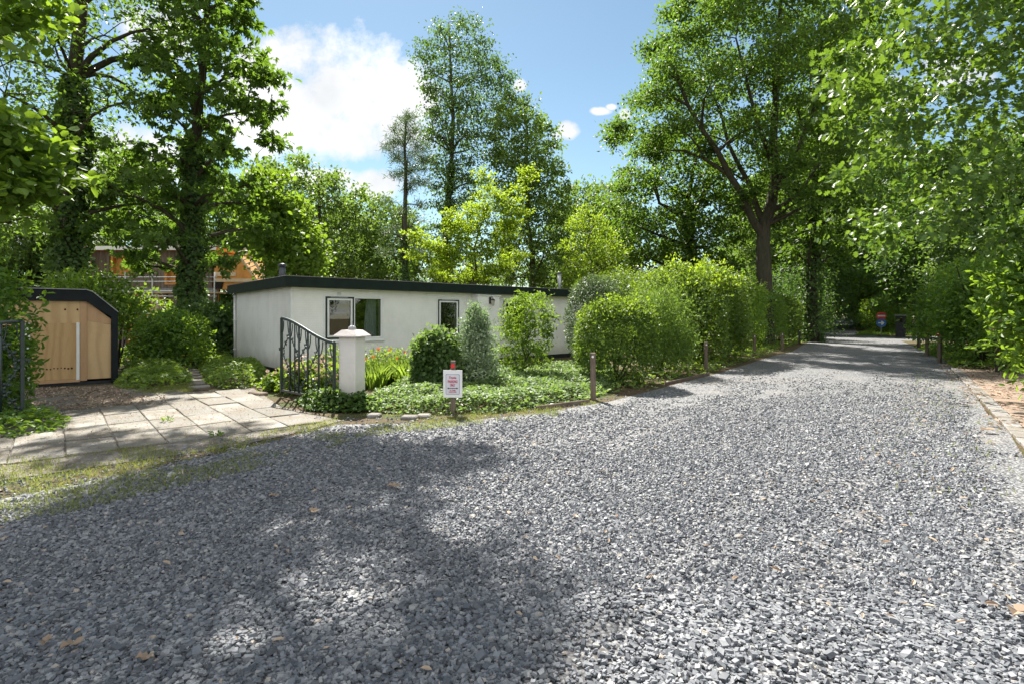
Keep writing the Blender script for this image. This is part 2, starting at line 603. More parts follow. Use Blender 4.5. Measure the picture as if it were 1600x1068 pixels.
def plaster_mat(name='white_plaster', tone=(0.80, 0.79, 0.745), bricks=True):
    t = NT(name)
    c = t.coord()
    f = t.noise(c, 0.9, 6, 0.65)
    col = t.ramp(f, [(0.3, tuple(x * 0.86 for x in tone)), (0.55, tone)])
    streak = t.noise(t.mapping(c, (2.0, 2.0, 0.3)), 1.6, 6, 0.7)
    col = t.mix(t.ramp(streak, [(0.55, (0, 0, 0)), (0.85, (0.26, 0.26, 0.26))]), col, (0.40, 0.40, 0.31))
    patch = t.noise(c, 2.3, 7, 0.75)
    col = t.mix(t.ramp(patch, [(0.60, (0, 0, 0)), (0.72, (0.42, 0.42, 0.42))]), col, (0.42, 0.43, 0.33))
    sz = t.n('ShaderNodeSeparateXYZ')
    t.L.new(c, sz.inputs[0])
    splash = t.math('SUBTRACT', 1.0, t.math('MULTIPLY', t.math('SUBTRACT', sz.outputs['Z'], t.math('MULTIPLY', t.noise(c, 3.0, 5, 0.7), 0.55)), 2.6), clamp=True)
    col = t.mix(t.math('MULTIPLY', splash, 0.5, clamp=True), col, (0.33, 0.33, 0.24))
    rel = t.noise(c, 34, 4)
    if bricks:
        sp = t.n('ShaderNodeSeparateXYZ')
        t.L.new(c, sp.inputs[0])
        cb = t.n('ShaderNodeCombineXYZ')
        t.L.new(t.math('ADD', sp.outputs['X'], sp.outputs['Y']), cb.inputs[0])
        t.L.new(sp.outputs['Z'], cb.inputs[1])
        b = t.n('ShaderNodeTexBrick')
        t.L.new(cb.outputs[0], b.inputs['Vector'])
        b.inputs['Scale'].default_value = 1
        b.inputs['Brick Width'].default_value = 0.22
        b.inputs['Row Height'].default_value = 0.0625
        b.inputs['Mortar Size'].default_value = 0.006
        b.inputs['Mortar Smooth'].default_value = 0.6
        rel = t.math('ADD', t.math('MULTIPLY', rel, 0.4), t.math('MULTIPLY', b.outputs['Fac'], -0.7))
    return t.done(t.principled(col, 0.75, 0.25, t.bump(rel, 0.35, 0.008)))


def ply_mat(name, a, b, rings=5.0, seed=0.0):
    t = NT(name)
    c = t.coord()
    mp = t.n('ShaderNodeMapping')
    t.L.new(c, mp.inputs['Vector'])
    mp.inputs['Location'].default_value = (seed, seed * 0.7, seed * 0.3)
    mp.inputs['Scale'].default_value = (1.0, 1.0, 0.24)
    d = t.noise(mp.outputs[0], 1.6, 3, 0.5)
    w = t.n('ShaderNodeTexWave', wave_type='BANDS', bands_direction='X')
    t.L.new(mp.outputs[0], w.inputs['Vector'])
    w.inputs['Scale'].default_value = rings
    w.inputs['Distortion'].default_value = 11.0
    w.inputs['Detail'].default_value = 3
    w.inputs['Detail Scale'].default_value = 0.9
    col = t.ramp(w.outputs['Fac'], [(0.0, tuple(x * .45 + y * .55 for x, y in zip(a, b))), (0.3, tuple(x * .25 + y * .75 for x, y in zip(a, b))), (0.75, b)])
    col = t.mix(t.math('MULTIPLY', d, 0.5), col, tuple(x * 0.75 for x in b))
    f = t.noise(t.mapping(c, (20, 20, 1.5)), 6, 4)
    col = t.mix(0.22, col, t.ramp(f, [(0.3, (0.45, 0.4, 0.35)), (0.7, (1, 1, 1))]), 'MULTIPLY')
    return t.done(t.principled(col, 0.62, 0.3, t.bump(f, 0.2, 0.003)))


def glass_mat():
    t = NT('window_glass')
    fr = t.n('ShaderNodeFresnel')
    fr.inputs[0].default_value = 1.5
    tr = t.n('ShaderNodeBsdfTransparent')
    tr.inputs[0].default_value = (0.78, 0.82, 0.80, 1)
    gl = t.n('ShaderNodeBsdfGlossy')
    gl.inputs['Roughness'].default_value = 0.0
    f = t.math('MULTIPLY', fr.outputs[0], 2.2, clamp=True)
    mx = t.n('ShaderNodeMixShader')
    t.L.new(f, mx.inputs[0])
    t.L.new(tr.outputs[0], mx.inputs[1]); t.L.new(gl.outputs[0], mx.inputs[2])
    return t.done(mx)


def slab_mat(name, a, b):
    """exposed aggregate paving"""
    t = NT(name)
    c = t.coord('World')
    v = t.n('ShaderNodeTexVoronoi')
    t.L.new(c, v.inputs['Vector'])
    v.inputs['Scale'].default_value = 60
    sep = t.n('ShaderNodeSeparateColor')
    t.L.new(v.outputs['Color'], sep.inputs[0])
    col = t.ramp(sep.outputs[0], [(0, a), (1, b)])
    f = t.noise(c, 2.2, 5, 0.65)
    col = t.mix(t.ramp(f, [(0.38, (0, 0, 0)), (0.6, (0.9, 0.9, 0.9))]), col, (0.165, 0.145, 0.115))
    oi = t.n('ShaderNodeObjectInfo')
    col = t.mix(0.4, col, t.ramp(oi.outputs['Random'], [(0, (0.55, 0.55, 0.55)), (1, (1, 1, 1))]), 'MULTIPLY')
    return t.done(t.principled(col, 0.85, 0.2, t.bump(v.outputs['Distance'], 0.4, 0.01)))


M['ground'] = ground_mat()
M['gravel'] = gravel_mat()
M['stone'] = stone_mat()
M['plaster'] = plaster_mat()
M['plaster2'] = plaster_mat('painted_pillar_brick', (0.72, 0.69, 0.66))
M['fascia'] = simple('dark_green_fascia', (0.005, 0.012, 0.009), (0.010, 0.019, 0.014), 4, 0.6, 0.2, 0.1)
M['roof'] = simple('roof_felt', (0.09, 0.09, 0.09), (0.16, 0.16, 0.155), 3, 0.9, 0.2, 0.4, 0.01)
M['plinth'] = simple('black_plinth', (0.012, 0.014, 0.016), (0.03, 0.032, 0.035), 5, 0.6, 0.3, 0.2)
M['whitepaint'] = simple('white_paint', (0.66, 0.66, 0.63), (0.78, 0.78, 0.75), 3, 0.45, 0.4, 0.05)
M['greenpaint'] = simple('green_black_paint', (0.010, 0.018, 0.015), (0.018, 0.03, 0.025), 5, 0.4, 0.4)
M['glass'] = glass_mat()
M['interior'] = simple('dim_room_wall', (0.07, 0.035, 0.025), (0.12, 0.065, 0.045), 2, 0.8, 0.2)
M['curtain'] = simple('grey_curtain', (0.58, 0.59, 0.66), (0.70, 0.71, 0.78), 8, 0.9, 0.1)
M['iron'] = simple('wrought_iron_paint', (0.014, 0.026, 0.024), (0.028, 0.044, 0.04), 14, 0.35, 0.5, 0.15, 0.004)
M['pipe'] = simple('dark_flue_steel', (0.03, 0.035, 0.045), (0.06, 0.065, 0.075), 6, 0.4, 0.5)
M['zinc'] = simple('zinc_flue', (0.3, 0.31, 0.32), (0.45, 0.46, 0.47), 6, 0.45, 0.5, metal=0.5)
M['capstone'] = simple('weathered_cap_stone', (0.46, 0.42, 0.40), (0.62, 0.57, 0.54), 9, 0.85, 0.2, 0.5, 0.006, fine=0.25)
M['lead'] = simple('grey_lead', (0.22, 0.22, 0.23), (0.34, 0.34, 0.35), 8, 0.55, 0.4)
M['postwood'] = simple('grey_brown_post_wood', (0.13, 0.095, 0.075), (0.24, 0.185, 0.15), 7, 0.85, 0.2, 0.5, 0.004, (4, 4, 0.5), fine=0.3)
M['postdark'] = simple('dark_post_wood', (0.035, 0.028, 0.025), (0.075, 0.06, 0.05), 7, 0.85, 0.2, 0.5, 0.004, (4, 4, 0.5))
M['refl'] = simple('white_reflector', (0.75, 0.75, 0.73), (0.8, 0.8, 0.78), 6, 0.25, 0.6)
M['redrefl'] = simple('red_reflector', (0.68, 0.015, 0.02), (0.75, 0.03, 0.03), 6, 0.3, 0.6)
M['redpaint'] = simple('red_sign_face', (0.55, 0.012, 0.018), (0.62, 0.02, 0.025), 6, 0.35, 0.5)
M['bluepaint'] = simple('blue_sign_face', (0.012, 0.12, 0.42), (0.02, 0.15, 0.48), 6, 0.35, 0.5)
M['whitesign'] = simple('white_sign_face', (0.76, 0.76, 0.76), (0.8, 0.8, 0.8), 6, 0.4, 0.4)
M['signgrey'] = simple('pale_sign_print', (0.60, 0.60, 0.66), (0.66, 0.66, 0.72), 6, 0.35, 0.5)
M['signline'] = simple('slate_print', (0.16, 0.17, 0.24), (0.2, 0.21, 0.28), 6, 0.4, 0.4)
M['signblack'] = simple('black_print', (0.012, 0.012, 0.015), (0.02, 0.02, 0.022), 6, 0.4, 0.4)
M['signred'] = simple('crimson_print', (0.50, 0.02, 0.07), (0.55, 0.03, 0.09), 6, 0.4, 0.4)
M['galv'] = simple('galvanised_steel', (0.3, 0.31, 0.32), (0.4, 0.41, 0.42), 10, 0.45, 0.5, metal=0.6)
M['ply'] = ply_mat('plywood', (0.38, 0.23, 0.10), (0.62, 0.43, 0.22), 1.6)
M['ply2'] = ply_mat('plywood_bold_grain', (0.36, 0.21, 0.095), (0.62, 0.43, 0.23), 1.4, 3.7)
M['plydoor'] = ply_mat('plywood_door', (0.34, 0.20, 0.08), (0.56, 0.37, 0.175), 1.9, 8.3)
M['plyboard'] = ply_mat('raw_board', (0.42, 0.24, 0.12), (0.52, 0.33, 0.18), 1.2, 5.1)
M['knot'] = simple('wood_knot', (0.05, 0.022, 0.012), (0.09, 0.045, 0.02), 20, 0.7, 0.2)
M['shedroof'] = simple('black_roof_felt', (0.008, 0.011, 0.012), (0.016, 0.019, 0.02), 5, 0.75, 0.2, 0.3, 0.005)
M['slabgrey'] = slab_mat('grey_aggregate_slab', (0.125, 0.12, 0.107), (0.24, 0.23, 0.21))
M['slablight'] = slab_mat('pale_aggregate_slab', (0.19, 0.178, 0.157), (0.31, 0.297, 0.267))
M['paver'] = slab_mat('tan_paver', (0.24, 0.155, 0.11), (0.40, 0.285, 0.215))
M['kerbstone'] = slab_mat('grey_kerb_block', (0.17, 0.165, 0.16), (0.32, 0.31, 0.30))
M['soil'] = simple('bare_soil', (0.07, 0.05, 0.035), (0.19, 0.145, 0.105), 8, 0.95, 0.1, 0.8, 0.02, fine=0.4)
M['drivebed'] = simple('gritty_driveway_bed', (0.13, 0.115, 0.095), (0.29, 0.265, 0.235), 10, 0.95, 0.1, 0.8, 0.02, fine=0.45)
M['edging'] = simple('weathered_timber_edging', (0.10, 0.075, 0.06), (0.2, 0.16, 0.13), 6, 0.9, 0.15, 0.4)
M['cladding'] = simple('grey_brown_cladding', (0.11, 0.085, 0.07), (0.23, 0.185, 0.155), 5, 0.85, 0.2, 0.4, 0.006, (3, 3, 0.3))
M['osb'] = simple('orange_sheet_timber', (0.52, 0.22, 0.055), (0.66, 0.33, 0.11), 3, 0.7, 0.2, fine=0.15)
M['pinewood'] = simple('new_pine_timber', (0.56, 0.43, 0.30), (0.70, 0.57, 0.43), 5, 0.7, 0.2)
M['darkgap'] = simple('dark_opening', (0.015, 0.014, 0.013), (0.03, 0.028, 0.025), 4, 0.9, 0.1)
M['scaff'] = simple('scaffold_tube', (0.42, 0.43, 0.44), (0.55, 0.56, 0.57), 8, 0.45, 0.5, metal=0.3)
M['darkbrick'] = simple('charcoal_brick', (0.035, 0.036, 0.042), (0.075, 0.076, 0.085), 9, 0.85, 0.2, 0.6, 0.01)
M['brown'] = simple('brown_board', (0.20, 0.145, 0.11), (0.30, 0.22, 0.17), 4, 0.6, 0.3, 0.2)
M['lampmetal'] = simple('dark_bronze', (0.04, 0.035, 0.03), (0.08, 0.07, 0.06), 10, 0.4, 0.5, metal=0.4)
M['lampglass'] = simple('clouded_lamp_glass', (0.35, 0.33, 0.28), (0.45, 0.42, 0.36), 10, 0.25, 0.5)

# ------------------------------------------------------------------ leaves and wood
LEAF = {
    'diamond': (np.array([(0, 0, 0), (.45, .30, .07), (1, 0, -.06), (.45, -.30, .07)]), [(0, 2, 1), (0, 3, 2)]),
    'round': (np.array([(0, 0, 0), (.22, .36, .06), (.72, .36, .05), (1, 0, -.06), (.72, -.36, .05), (.22, -.36, .06)]),
              [(0, 2, 1), (0, 3, 2), (0, 4, 3), (0, 5, 4)]),
    'oval': (np.array([(0, 0, 0), (.28, .19, .05), (.68, .19, .03), (1, 0, -.14), (.68, -.19, .03), (.28, -.19, .05)]),
             [(0, 2, 1), (0, 3, 2), (0, 4, 3), (0, 5, 4)]),
    'needle': (np.array([(0, 0, 0), (.3, .06, .01), (1, 0, -.04), (.3, -.06, .01)]), [(0, 2, 1), (0, 3, 2)]),
    'blade': (np.array([(0, .05, 0), (0, -.05, 0), (.6, .04, .0), (.6, -.04, .0), (1, 0, -.22)]), [(0, 1, 3), (0, 3, 2), (2, 3, 4)]),
    'hand': None, 'lobed': None,
}
_a = [(0, 0), (.24, .34), (.36, .17), (.52, .48), (.64, .20), (.80, .30), (1.0, .03)]
_o = [(x, y) for x, y in _a] + [(x, -y) for x, y in _a[::-1][:-1]]
_v = [(.5, 0, -.05)] + [(x, y, .10 * abs(y) - .10 * x * x) for x, y in _o]
LEAF['lobed'] = (np.array(_v), [(0, 1 + (i + 1) % len(_o), 1 + i) for i in range(len(_o))])
_v, _f = [], []
for _t in (-1.15, -0.55, 0.0, 0.55, 1.15):               # five drooping leaflets from one stalk
    _k = len(_v)
    _l = 1.0 - 0.25 * abs(_t)
    _c, _s = math.cos(_t), math.sin(_t)
    for (x, y, z) in ((0, 0, 0), (.55, .15, 0), (1, 0, -.22), (.55, -.15, 0)):
        x *= _l
        _v.append((x * _c - y * _s, x * _s + y * _c, z + 0.02))
    _f += [(_k, _k + 2, _k + 1), (_k, _k + 3, _k + 2)]
LEAF['hand'] = (np.array(_v), _f)


def leaves(name, base, d, n, size, shape, mat, parent, tint=None, world=True):
    T, Fc = LEAF[shape]
    Fc = np.array(Fc)
    d = norm(d)
    n = norm(n - d * np.sum(n * d, -1, keepdims=True))
    s = np.cross(n, d)
    V = base[:, None, :] + size[:, None, None] * (T[None, :, 0:1] * d[:, None] + T[None, :, 1:2] * s[:, None] + T[None, :, 2:3] * n[:, None])
    k, m = len(base), len(T)
    Fa = (Fc[None] + (np.arange(k) * m)[:, None, None]).reshape(-1, 3)
    if tint is None:
        tint = rng.random(k)
    return np_mesh(name, V.reshape(-1, 3), Fa, mat, parent, world, np.repeat(tint, m))


def spray_leaves(pos, out, k, slen, spread, size, droop=0.25, upn=1.0, jit=0.3):
    """k leaves along each spray; returns base, direction, normal, size, tint"""
    m = len(pos)
    t = rng.random((m, k, 1)) * 1.3 - 0.3
    b = pos[:, None] + out[:, None] * slen * t + rng.normal(0, 1, (m, k, 3)) * spread * slen * np.array([1, 1, .6])
    d = norm(out[:, None] * 0.7 + rng.normal(0, .7, (m, k, 3)) + np.array([0, 0, -droop]))
    n = norm(np.array([0, 0, upn]) + rng.normal(0, .65, (m, k, 3)))
    s = size * (1 - jit + 2 * jit * rng.random((m, k)))
    ti = np.clip(rng.random((m, 1)) * .7 + rng.random((m, k)) * .3, 0, 1)
    return b.reshape(-1, 3), d.reshape(-1, 3), n.reshape(-1, 3), s.ravel(), ti.ravel()


def clump_sprays(C, R, nper, shell=0.45, up=0.15, low=0.45):
    m = len(C)
    u = norm(rng.normal(0, 1, (m, nper, 3)))
    flip = (u[..., 2] < -0.2) & (rng.random((m, nper)) > low)
    u[..., 2] = np.where(flip, -u[..., 2], u[..., 2])
    r = shell + (1 - shell) * rng.random((m, nper, 1)) ** 0.6
    wob = 0.75 + 0.5 * rng.random((m, nper, 1))
    pos = C[:, None] + u * r * R[:, None] * wob
    out = norm(u * np.array([1, 1, .55]) + rng.normal(0, .35, (m, nper, 3)) + np.array([0, 0, up]))
    return pos.reshape(-1, 3), out.reshape(-1, 3)


def poly_clumps(poly, Y, depth, n, rmin, rmax, flat=0.8):
    """clump centres spread through a crown whose side view is poly (photo pixels) at distance Y"""
    pl = np.array(poly, float)
    lo, hi = pl.min(0), pl.max(0)
    X = lo[0] + (hi[0] - lo[0]) * rng.random(n * 14)
    Yp = lo[1] + (hi[1] - lo[1]) * rng.random(n * 14)
    ok = in_poly(X, Yp, poly)
    X, Yp = X[ok], Yp[ok]
    de = dist_poly(X, Yp, poly)
    dm = max(de.max(), 1)
    dep = depth * np.sqrt(np.clip(1 - (1 - de / dm) ** 2, 0.03, 1)) * (rng.random(len(X)) * 2 - 1)
    C = np.stack([(X - 800) / F_PX * Y, Y + dep, CAM_H + (HZ - Yp) / F_PX * Y], -1)
    sel = [0]
    dmin = np.linalg.norm(C - C[0], axis=1)
    while len(sel) < min(n, len(C)):            # spread them out
        i = int(np.argmax(dmin * (0.7 + 0.3 * rng.random(len(C)))))
        sel.append(i)
        dmin = np.minimum(dmin, np.linalg.norm(C - C[i], axis=1))
    sel = np.array(sel)
    r = np.clip(de[sel] * Y / F_PX * 0.95, rmin, rmax) * (0.8 + 0.4 * rng.random(len(sel)))
    R = np.stack([r, r, r * flat], -1)
    return C[sel], R


def wood_mesh(base, top_path, r0, C, R, minh, twigs=3, sides=9, gnarl=0.12, limbs=()):
    """trunk along top_path plus limbs growing out to every clump"""
    mb = MB()
    path = [np.asarray(p, float) for p in top_path]
    L = len(path)
    rad = [r0 * (1 - 0.86 * (i / (L - 1)) ** 0.9) for i in range(L)]
    pts = [path[0] + np.array([0, 0, -0.3])] + path
    mb.tube(pts, [r0 * 1.5, r0 * 1.18] + rad[1:], sides)
    nodes = [(p, r) for p, r in zip(path, rad) if p[2] > minh]
    if not nodes:
        nodes = [(path[-1], rad[-1])]
    NP = [n[0] for n in nodes]
    NR = [n[1] for n in nodes]
    for lp, lr in limbs:
        lp = [np.asarray(p, float) for p in lp]
        fine = [lp[0]]
        for a, b in zip(lp[:-1], lp[1:]):
            fine += [a + (b - a) * .5 + rng.normal(0, .05, 3), b]
        rr = [lr * (1 - .75 * i / (len(fine) - 1)) for i in range(len(fine))]
        mb.tube(fine, rr, 8, caps=False)
        NP += fine[1:]; NR += rr[1:]
    ax = np.array(path)
    order = np.argsort([np.min(np.linalg.norm(ax[:, :2] - c[:2], axis=1)) for c in C])
    for i in order:
        c = C[i]
        A = np.array(NP)
        v = c - A
        dist = np.linalg.norm(v, axis=1)
        cost = dist + 1.6 * np.clip(A[:, 2] - c[2] + 0.35 * np.linalg.norm(v[:, :2], axis=1), 0, None) - 1.2 * np.array(NR) * 4
        j = int(np.argmin(cost))
        a, ra = A[j], NR[j]
        ln = max(dist[j], 0.05)
        r1 = min(ra * 0.72, 0.025 + 0.03 * ln)
        bow = np.array([0, 0, 0.14 * ln]) + rng.normal(0, gnarl * ln, 3) * np.array([1, 1, .5])
        seg = []
        for t in (0, .28, .55, .8, 1.0):
            p = a + (c - a) * t + bow * 4 * t * (1 - t) * 0.6
            seg.append(p)
        rr = [r1, r1 * .8, r1 * .6, r1 * .42, r1 * .25]
        mb.tube(seg, rr, 5 if r1 < 0.1 else 7, caps=False)
        for p, r in zip(seg[1:], rr[1:]):
            NP.append(p); NR.append(r)
        for _ in range(twigs):
            u = norm(rng.normal(0, 1, 3) + np.array([0, 0, .3]))
            e = c + u * R[i] * 0.85
            s0 = seg[3] if rng.random() < .5 else seg[4]
            mid = (s0 + e) / 2 + rng.normal(0, .08, 3) * R[i]
            q = max(r1 * .3, 0.006)
            mb.tube([s0, mid, e], [q, q * .7, q * .3], 4, caps=False)
    return mb


def trunk_path(base, top, n=9, wob=0.15):
    a, b = np.asarray(base, float), np.asarray(top, float)
    out = []
    for i in range(n):
        t = i / (n - 1)
        p = a + (b - a) * t
        if 0 < i:
            p = p + np.array([rng.normal(0, wob), rng.normal(0, wob), 0]) * min(1, 2 * t)
        out.append(p)
    return out


def tree(name, label, base, top, r0, C, R, nper, k, leaf, mat, bark, shape='diamond', slen=0.5, spread=0.3, droop=0.25,
         minh=2.0, shell=0.25, upn=1.0, twigs=3, group=None, path=None, ivy=None, up=0.15, cat='tree', gnarl=0.12, low=0.45, limbs=()):
    root = empty(name, tuple(base))
    tag(root, label, cat, group)
    pth = path or trunk_path(base, top)
    wood_mesh(base, pth, r0, C, R, base[2] + minh, twigs, gnarl=gnarl, limbs=limbs).build('trunk', bark, root, True)
    pos, out = clump_sprays(C, R, nper, shell, up, low)
    b, d, n, s, ti = spray_leaves(pos, out, k, slen, spread, leaf, droop, upn)
    o = leaves('crown', b, d, n, s, shape, mat, root, ti)
    o['kind'] = 'stuff'
    if ivy:
        zt, cnt, rr, sz = ivy
        ivy_on(root, pth, base[2], zt, cnt, rr, sz)
    return root


def ivy_on(root, pth, z0, zt, cnt, rr, sz, mat=None):
    """evergreen ivy wrapped round a trunk up to height zt"""
    A = np.array(pth)
    z = z0 + (zt - z0) * rng.random(cnt) ** 1.15
    cx = np.interp(z, A[:, 2], A[:, 0]); cy = np.interp(z, A[:, 2], A[:, 1])
    th = rng.random(cnt) * 2 * math.pi
    bump = 0.65 + 0.7 * vnoise(th * 1.3, z, 0.9, 5)
    taper = 1.15 - 0.55 * (z - z0) / (zt - z0)
    r = rr * bump * taper * (0.72 + 0.38 * rng.random(cnt))
    u = np.stack([np.cos(th), np.sin(th), np.zeros(cnt)], -1)
    b = np.stack([cx, cy, z], -1) + u * r[:, None]
    d = norm(rng.normal(0, .6, (cnt, 3)) + np.array([0, 0, -.6]) + u * .3)
    n = norm(u + np.array([0, 0, .5]) + rng.normal(0, .5, (cnt, 3)))
    o = leaves('ivy', b, d, n, sz * (.7 + .6 * rng.random(cnt)), 'round', mat or M['ivy'], root)
    o['kind'] = 'stuff'
    return o


def shrub(name, label, base, blobs, count, leaf, mat, shape='diamond', p=2.3, stem=None, group=None, cat='shrub', depth=0.4,
          rough=0.12, outw=0.7, droop=0.2, top_mat=None, tips=0, rz=0.0, jit=0.35, foli='foliage', seed=0):
    """blobs: (dx, dy, dz, rx, ry, rz) superellipsoids, leaves thick through their outer layers"""
    base = np.asarray(base, float)
    root = empty(name, tuple(base))
    tag(root, label, cat, group)
    B = np.array(blobs, float)
    w = B[:, 3] * B[:, 4] + B[:, 3] * B[:, 5] + B[:, 4] * B[:, 5]
    which = rng.choice(len(B), count, p=w / w.sum())
    u = norm(rng.normal(0, 1, (count, 3)))
    u[:, 2] = np.where((u[:, 2] < -.5) & (rng.random(count) < .7), -u[:, 2], u[:, 2])
    k = 1 / np.sum(np.abs(u) ** p, -1) ** (1 / p)
    lump = 1 + rough * 2 * (vnoise(u[:, 0] * 3 + which * 7, u[:, 1] * 3 + u[:, 2] * 4, 0.7, 3 + seed) - .5) + rough * 1.2 * (vnoise(u[:, 0] * 9 + which * 3, u[:, 1] * 9 + u[:, 2] * 11, 0.7, 8 + seed) - .5)
    r = (1 - depth * rng.random(count) ** 1.8) * lump
    loc = u * (k * r)[:, None] * B[which, 3:6]
    cr, sr = math.cos(rz), math.sin(rz)

    def rot(a):
        return np.stack([a[:, 0] * cr - a[:, 1] * sr, a[:, 0] * sr + a[:, 1] * cr, a[:, 2]], -1)
    b = base + rot(B[which, :3] + loc)
    keep = b[:, 2] > base[2] + 0.02
    nrm = rot(norm(u / B[which, 3:6]))
    d = norm(nrm * outw * .6 + rng.normal(0, .6, (count, 3)) + np.array([0, 0, .15 - droop]))
    n = norm(nrm * outw + np.array([0, 0, .45]) + rng.normal(0, .55, (count, 3)))
    s = leaf * (1 - jit + 2 * jit * rng.random(count))
    ti = np.clip(vnoise(b[:, 0], b[:, 1] + b[:, 2], .35, 4) * .7 + rng.random(count) * .3, 0, 1)
    o = leaves(foli, b[keep], d[keep], n[keep], s[keep], shape, mat, root, ti[keep])
    o['kind'] = 'stuff'
    mb = MB()
    ns = stem or 6
    for i in range(ns):
        j = rng.integers(len(B))
        e = base + rot((B[j, :3] + rng.normal(0, .35, 3) * B[j, 3:6])[None])[0]
        e[2] = max(e[2], base[2] + .15)
        f = base + np.array([rng.normal(0, .06), rng.normal(0, .06), -.05])
        if len(B) > 2:
            f[:2] += rot(B[j:j + 1, :3])[0][:2] * .8
        q = 0.012 + 0.012 * rng.random() * (B[0, 5])
        mb.tube([f, (f + e) / 2 + rng.normal(0, .04, 3), e], [q * 1.3, q, q * .4], 5, caps=False)
    mb.build('stem', M['bark'], root, True)
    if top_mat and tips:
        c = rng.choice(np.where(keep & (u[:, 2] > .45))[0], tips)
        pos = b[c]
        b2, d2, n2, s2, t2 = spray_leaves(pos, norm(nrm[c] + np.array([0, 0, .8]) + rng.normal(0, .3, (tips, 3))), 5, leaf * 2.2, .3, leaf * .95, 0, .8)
        o = leaves('shoots_and_highlights', b2, d2, n2, s2, shape, top_mat, root, t2)  # shoots on hedges; on the ivy mound pale leaves stand in for highlights
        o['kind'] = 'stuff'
    return root


def text_mesh(name, body, size, mat, parent, loc, depth=0.001, width=None):
    """upright lettering in the parent's x-z plane, facing -y"""
    c = bpy.data.curves.new(name, 'FONT')
    c.body = body
    c.size = size
    c.align_x = 'CENTER'
    c.align_y = 'CENTER'
    c.extrude = depth
    c.offset = size * .025
    tmp = bpy.data.objects.new(name + '_tmp', c)
    COL.objects.link(tmp)
    dg = bpy.context.evaluated_depsgraph_get()
    me = bpy.data.meshes.new_from_object(tmp.evaluated_get(dg))
    bpy.data.objects.remove(tmp)
    bpy.data.curves.remove(c)
    xs = [v.co.x for v in me.vertices]
    sx = 1.0 if not width else width / max(max(xs) - min(xs), 1e-6)
    for v in me.vertices:
        v.co = (loc[0] + v.co.x * sx, loc[1] - v.co.z, loc[2] + v.co.y)
    me.materials.clear()
    me.name = name
    return link_mesh(name, me, mat, parent)


#@@SETTING
# ------------------------------------------------------------------ the ground and the lane
def sheet(name, poly, z, mat, step=None):
    """flat polygon laid on the ground"""
    me = bpy.data.meshes.new(name)
    me.from_pydata([(x, y, z + float(gz(x, y))) for x, y in poly], [], [tuple(range(len(poly)))])
    o = link_mesh(name, me, mat, None)
    return tag(o, kind='structure')


def grid_sheet(name, left, right, z, mat, nu=24, step=1.5):
    """strip between two edge lines that share the same number of points"""
    V, Fq = [], []
    Lp, Rp = [], []
    for i in range(len(left) - 1):
        a, b = np.array(left[i], float), np.array(left[i + 1], float)
        c, d = np.array(right[i], float), np.array(right[i + 1], float)
        m = max(1, int(max(np.linalg.norm(b - a), np.linalg.norm(d - c)) / step))
        for k in range(m):
            Lp.append(a + (b - a) * k / m); Rp.append(c + (d - c) * k / m)
    Lp.append(np.array(left[-1], float)); Rp.append(np.array(right[-1], float))
    for a, b in zip(Lp, Rp):
        for j in range(nu + 1):
            q = a + (b - a) * j / nu
            V.append((q[0], q[1], z + float(gz(q[0], q[1]))))
    for i in range(len(Lp) - 1):
        for j in range(nu):
            a = i * (nu + 1) + j
            Fq.append((a, a + 1, a + nu + 2, a + nu + 1))
    o = np_mesh(name, np.array(V), np.array(Fq), mat)
    return tag(o, kind='structure')


def ground():
    xs = np.concatenate([np.linspace(-600, -120, 9), np.linspace(-100, 140, 61), np.linspace(160, 600, 9)])
    ys = np.concatenate([np.linspace(-120, 30, 20), np.linspace(36, 120, 43), np.linspace(140, 900, 12)])
    X, Y = np.meshgrid(xs, ys)
    V = np.stack([X.ravel(), Y.ravel(), gz(X, Y).ravel()], -1)
    nx = len(xs)
    i, j = np.meshgrid(np.arange(nx - 1), np.arange(len(ys) - 1))
    a = (j * nx + i).ravel()
    tag(np_mesh('ground', V, np.stack([a, a + 1, a + nx + 1, a + nx], -1), M['ground']), kind='structure')


ground()
ROAD_L = [(-9, -8), (-6.8, 0), (-5.0, 4.2), (-3.3, 6.6), (-2.7, 8.0), (-0.9, 8.2), (0.5, 9.0), (1.9, 10.2), (6.1, 15.4), (10.9, 21.9), (13.0, 24.4), (17.9, 32), (23.2, 39.8), (29.0, 50), (36.4, 62), (60.0, 100), (84, 138)]
ROAD_R = [(4.2, -8), (4.0, -2), (4.0, 2.2), (4.6, 4.2), (5.4, 5.4), (6.2, 6.4), (7.1, 7.5), (8.3, 9.2), (11.1, 12.8), (13.6, 16.3), (15.4, 18.3), (21.6, 28), (27.5, 37.5), (33.0, 50), (40.5, 62), (64.8, 100), (89, 138)]
grid_sheet('gravel_road', ROAD_L, ROAD_R, 0.004, M['gravel'])
# side arm of the lane to the right, in front of the far signs
grid_sheet('side_road', [(24.8, 35.2), (62, 36.5)], [(28.0, 42.4), (62, 44)], 0.008, M['gravel'], 8)
ROAD_POLY = ROAD_L + ROAD_R[::-1]


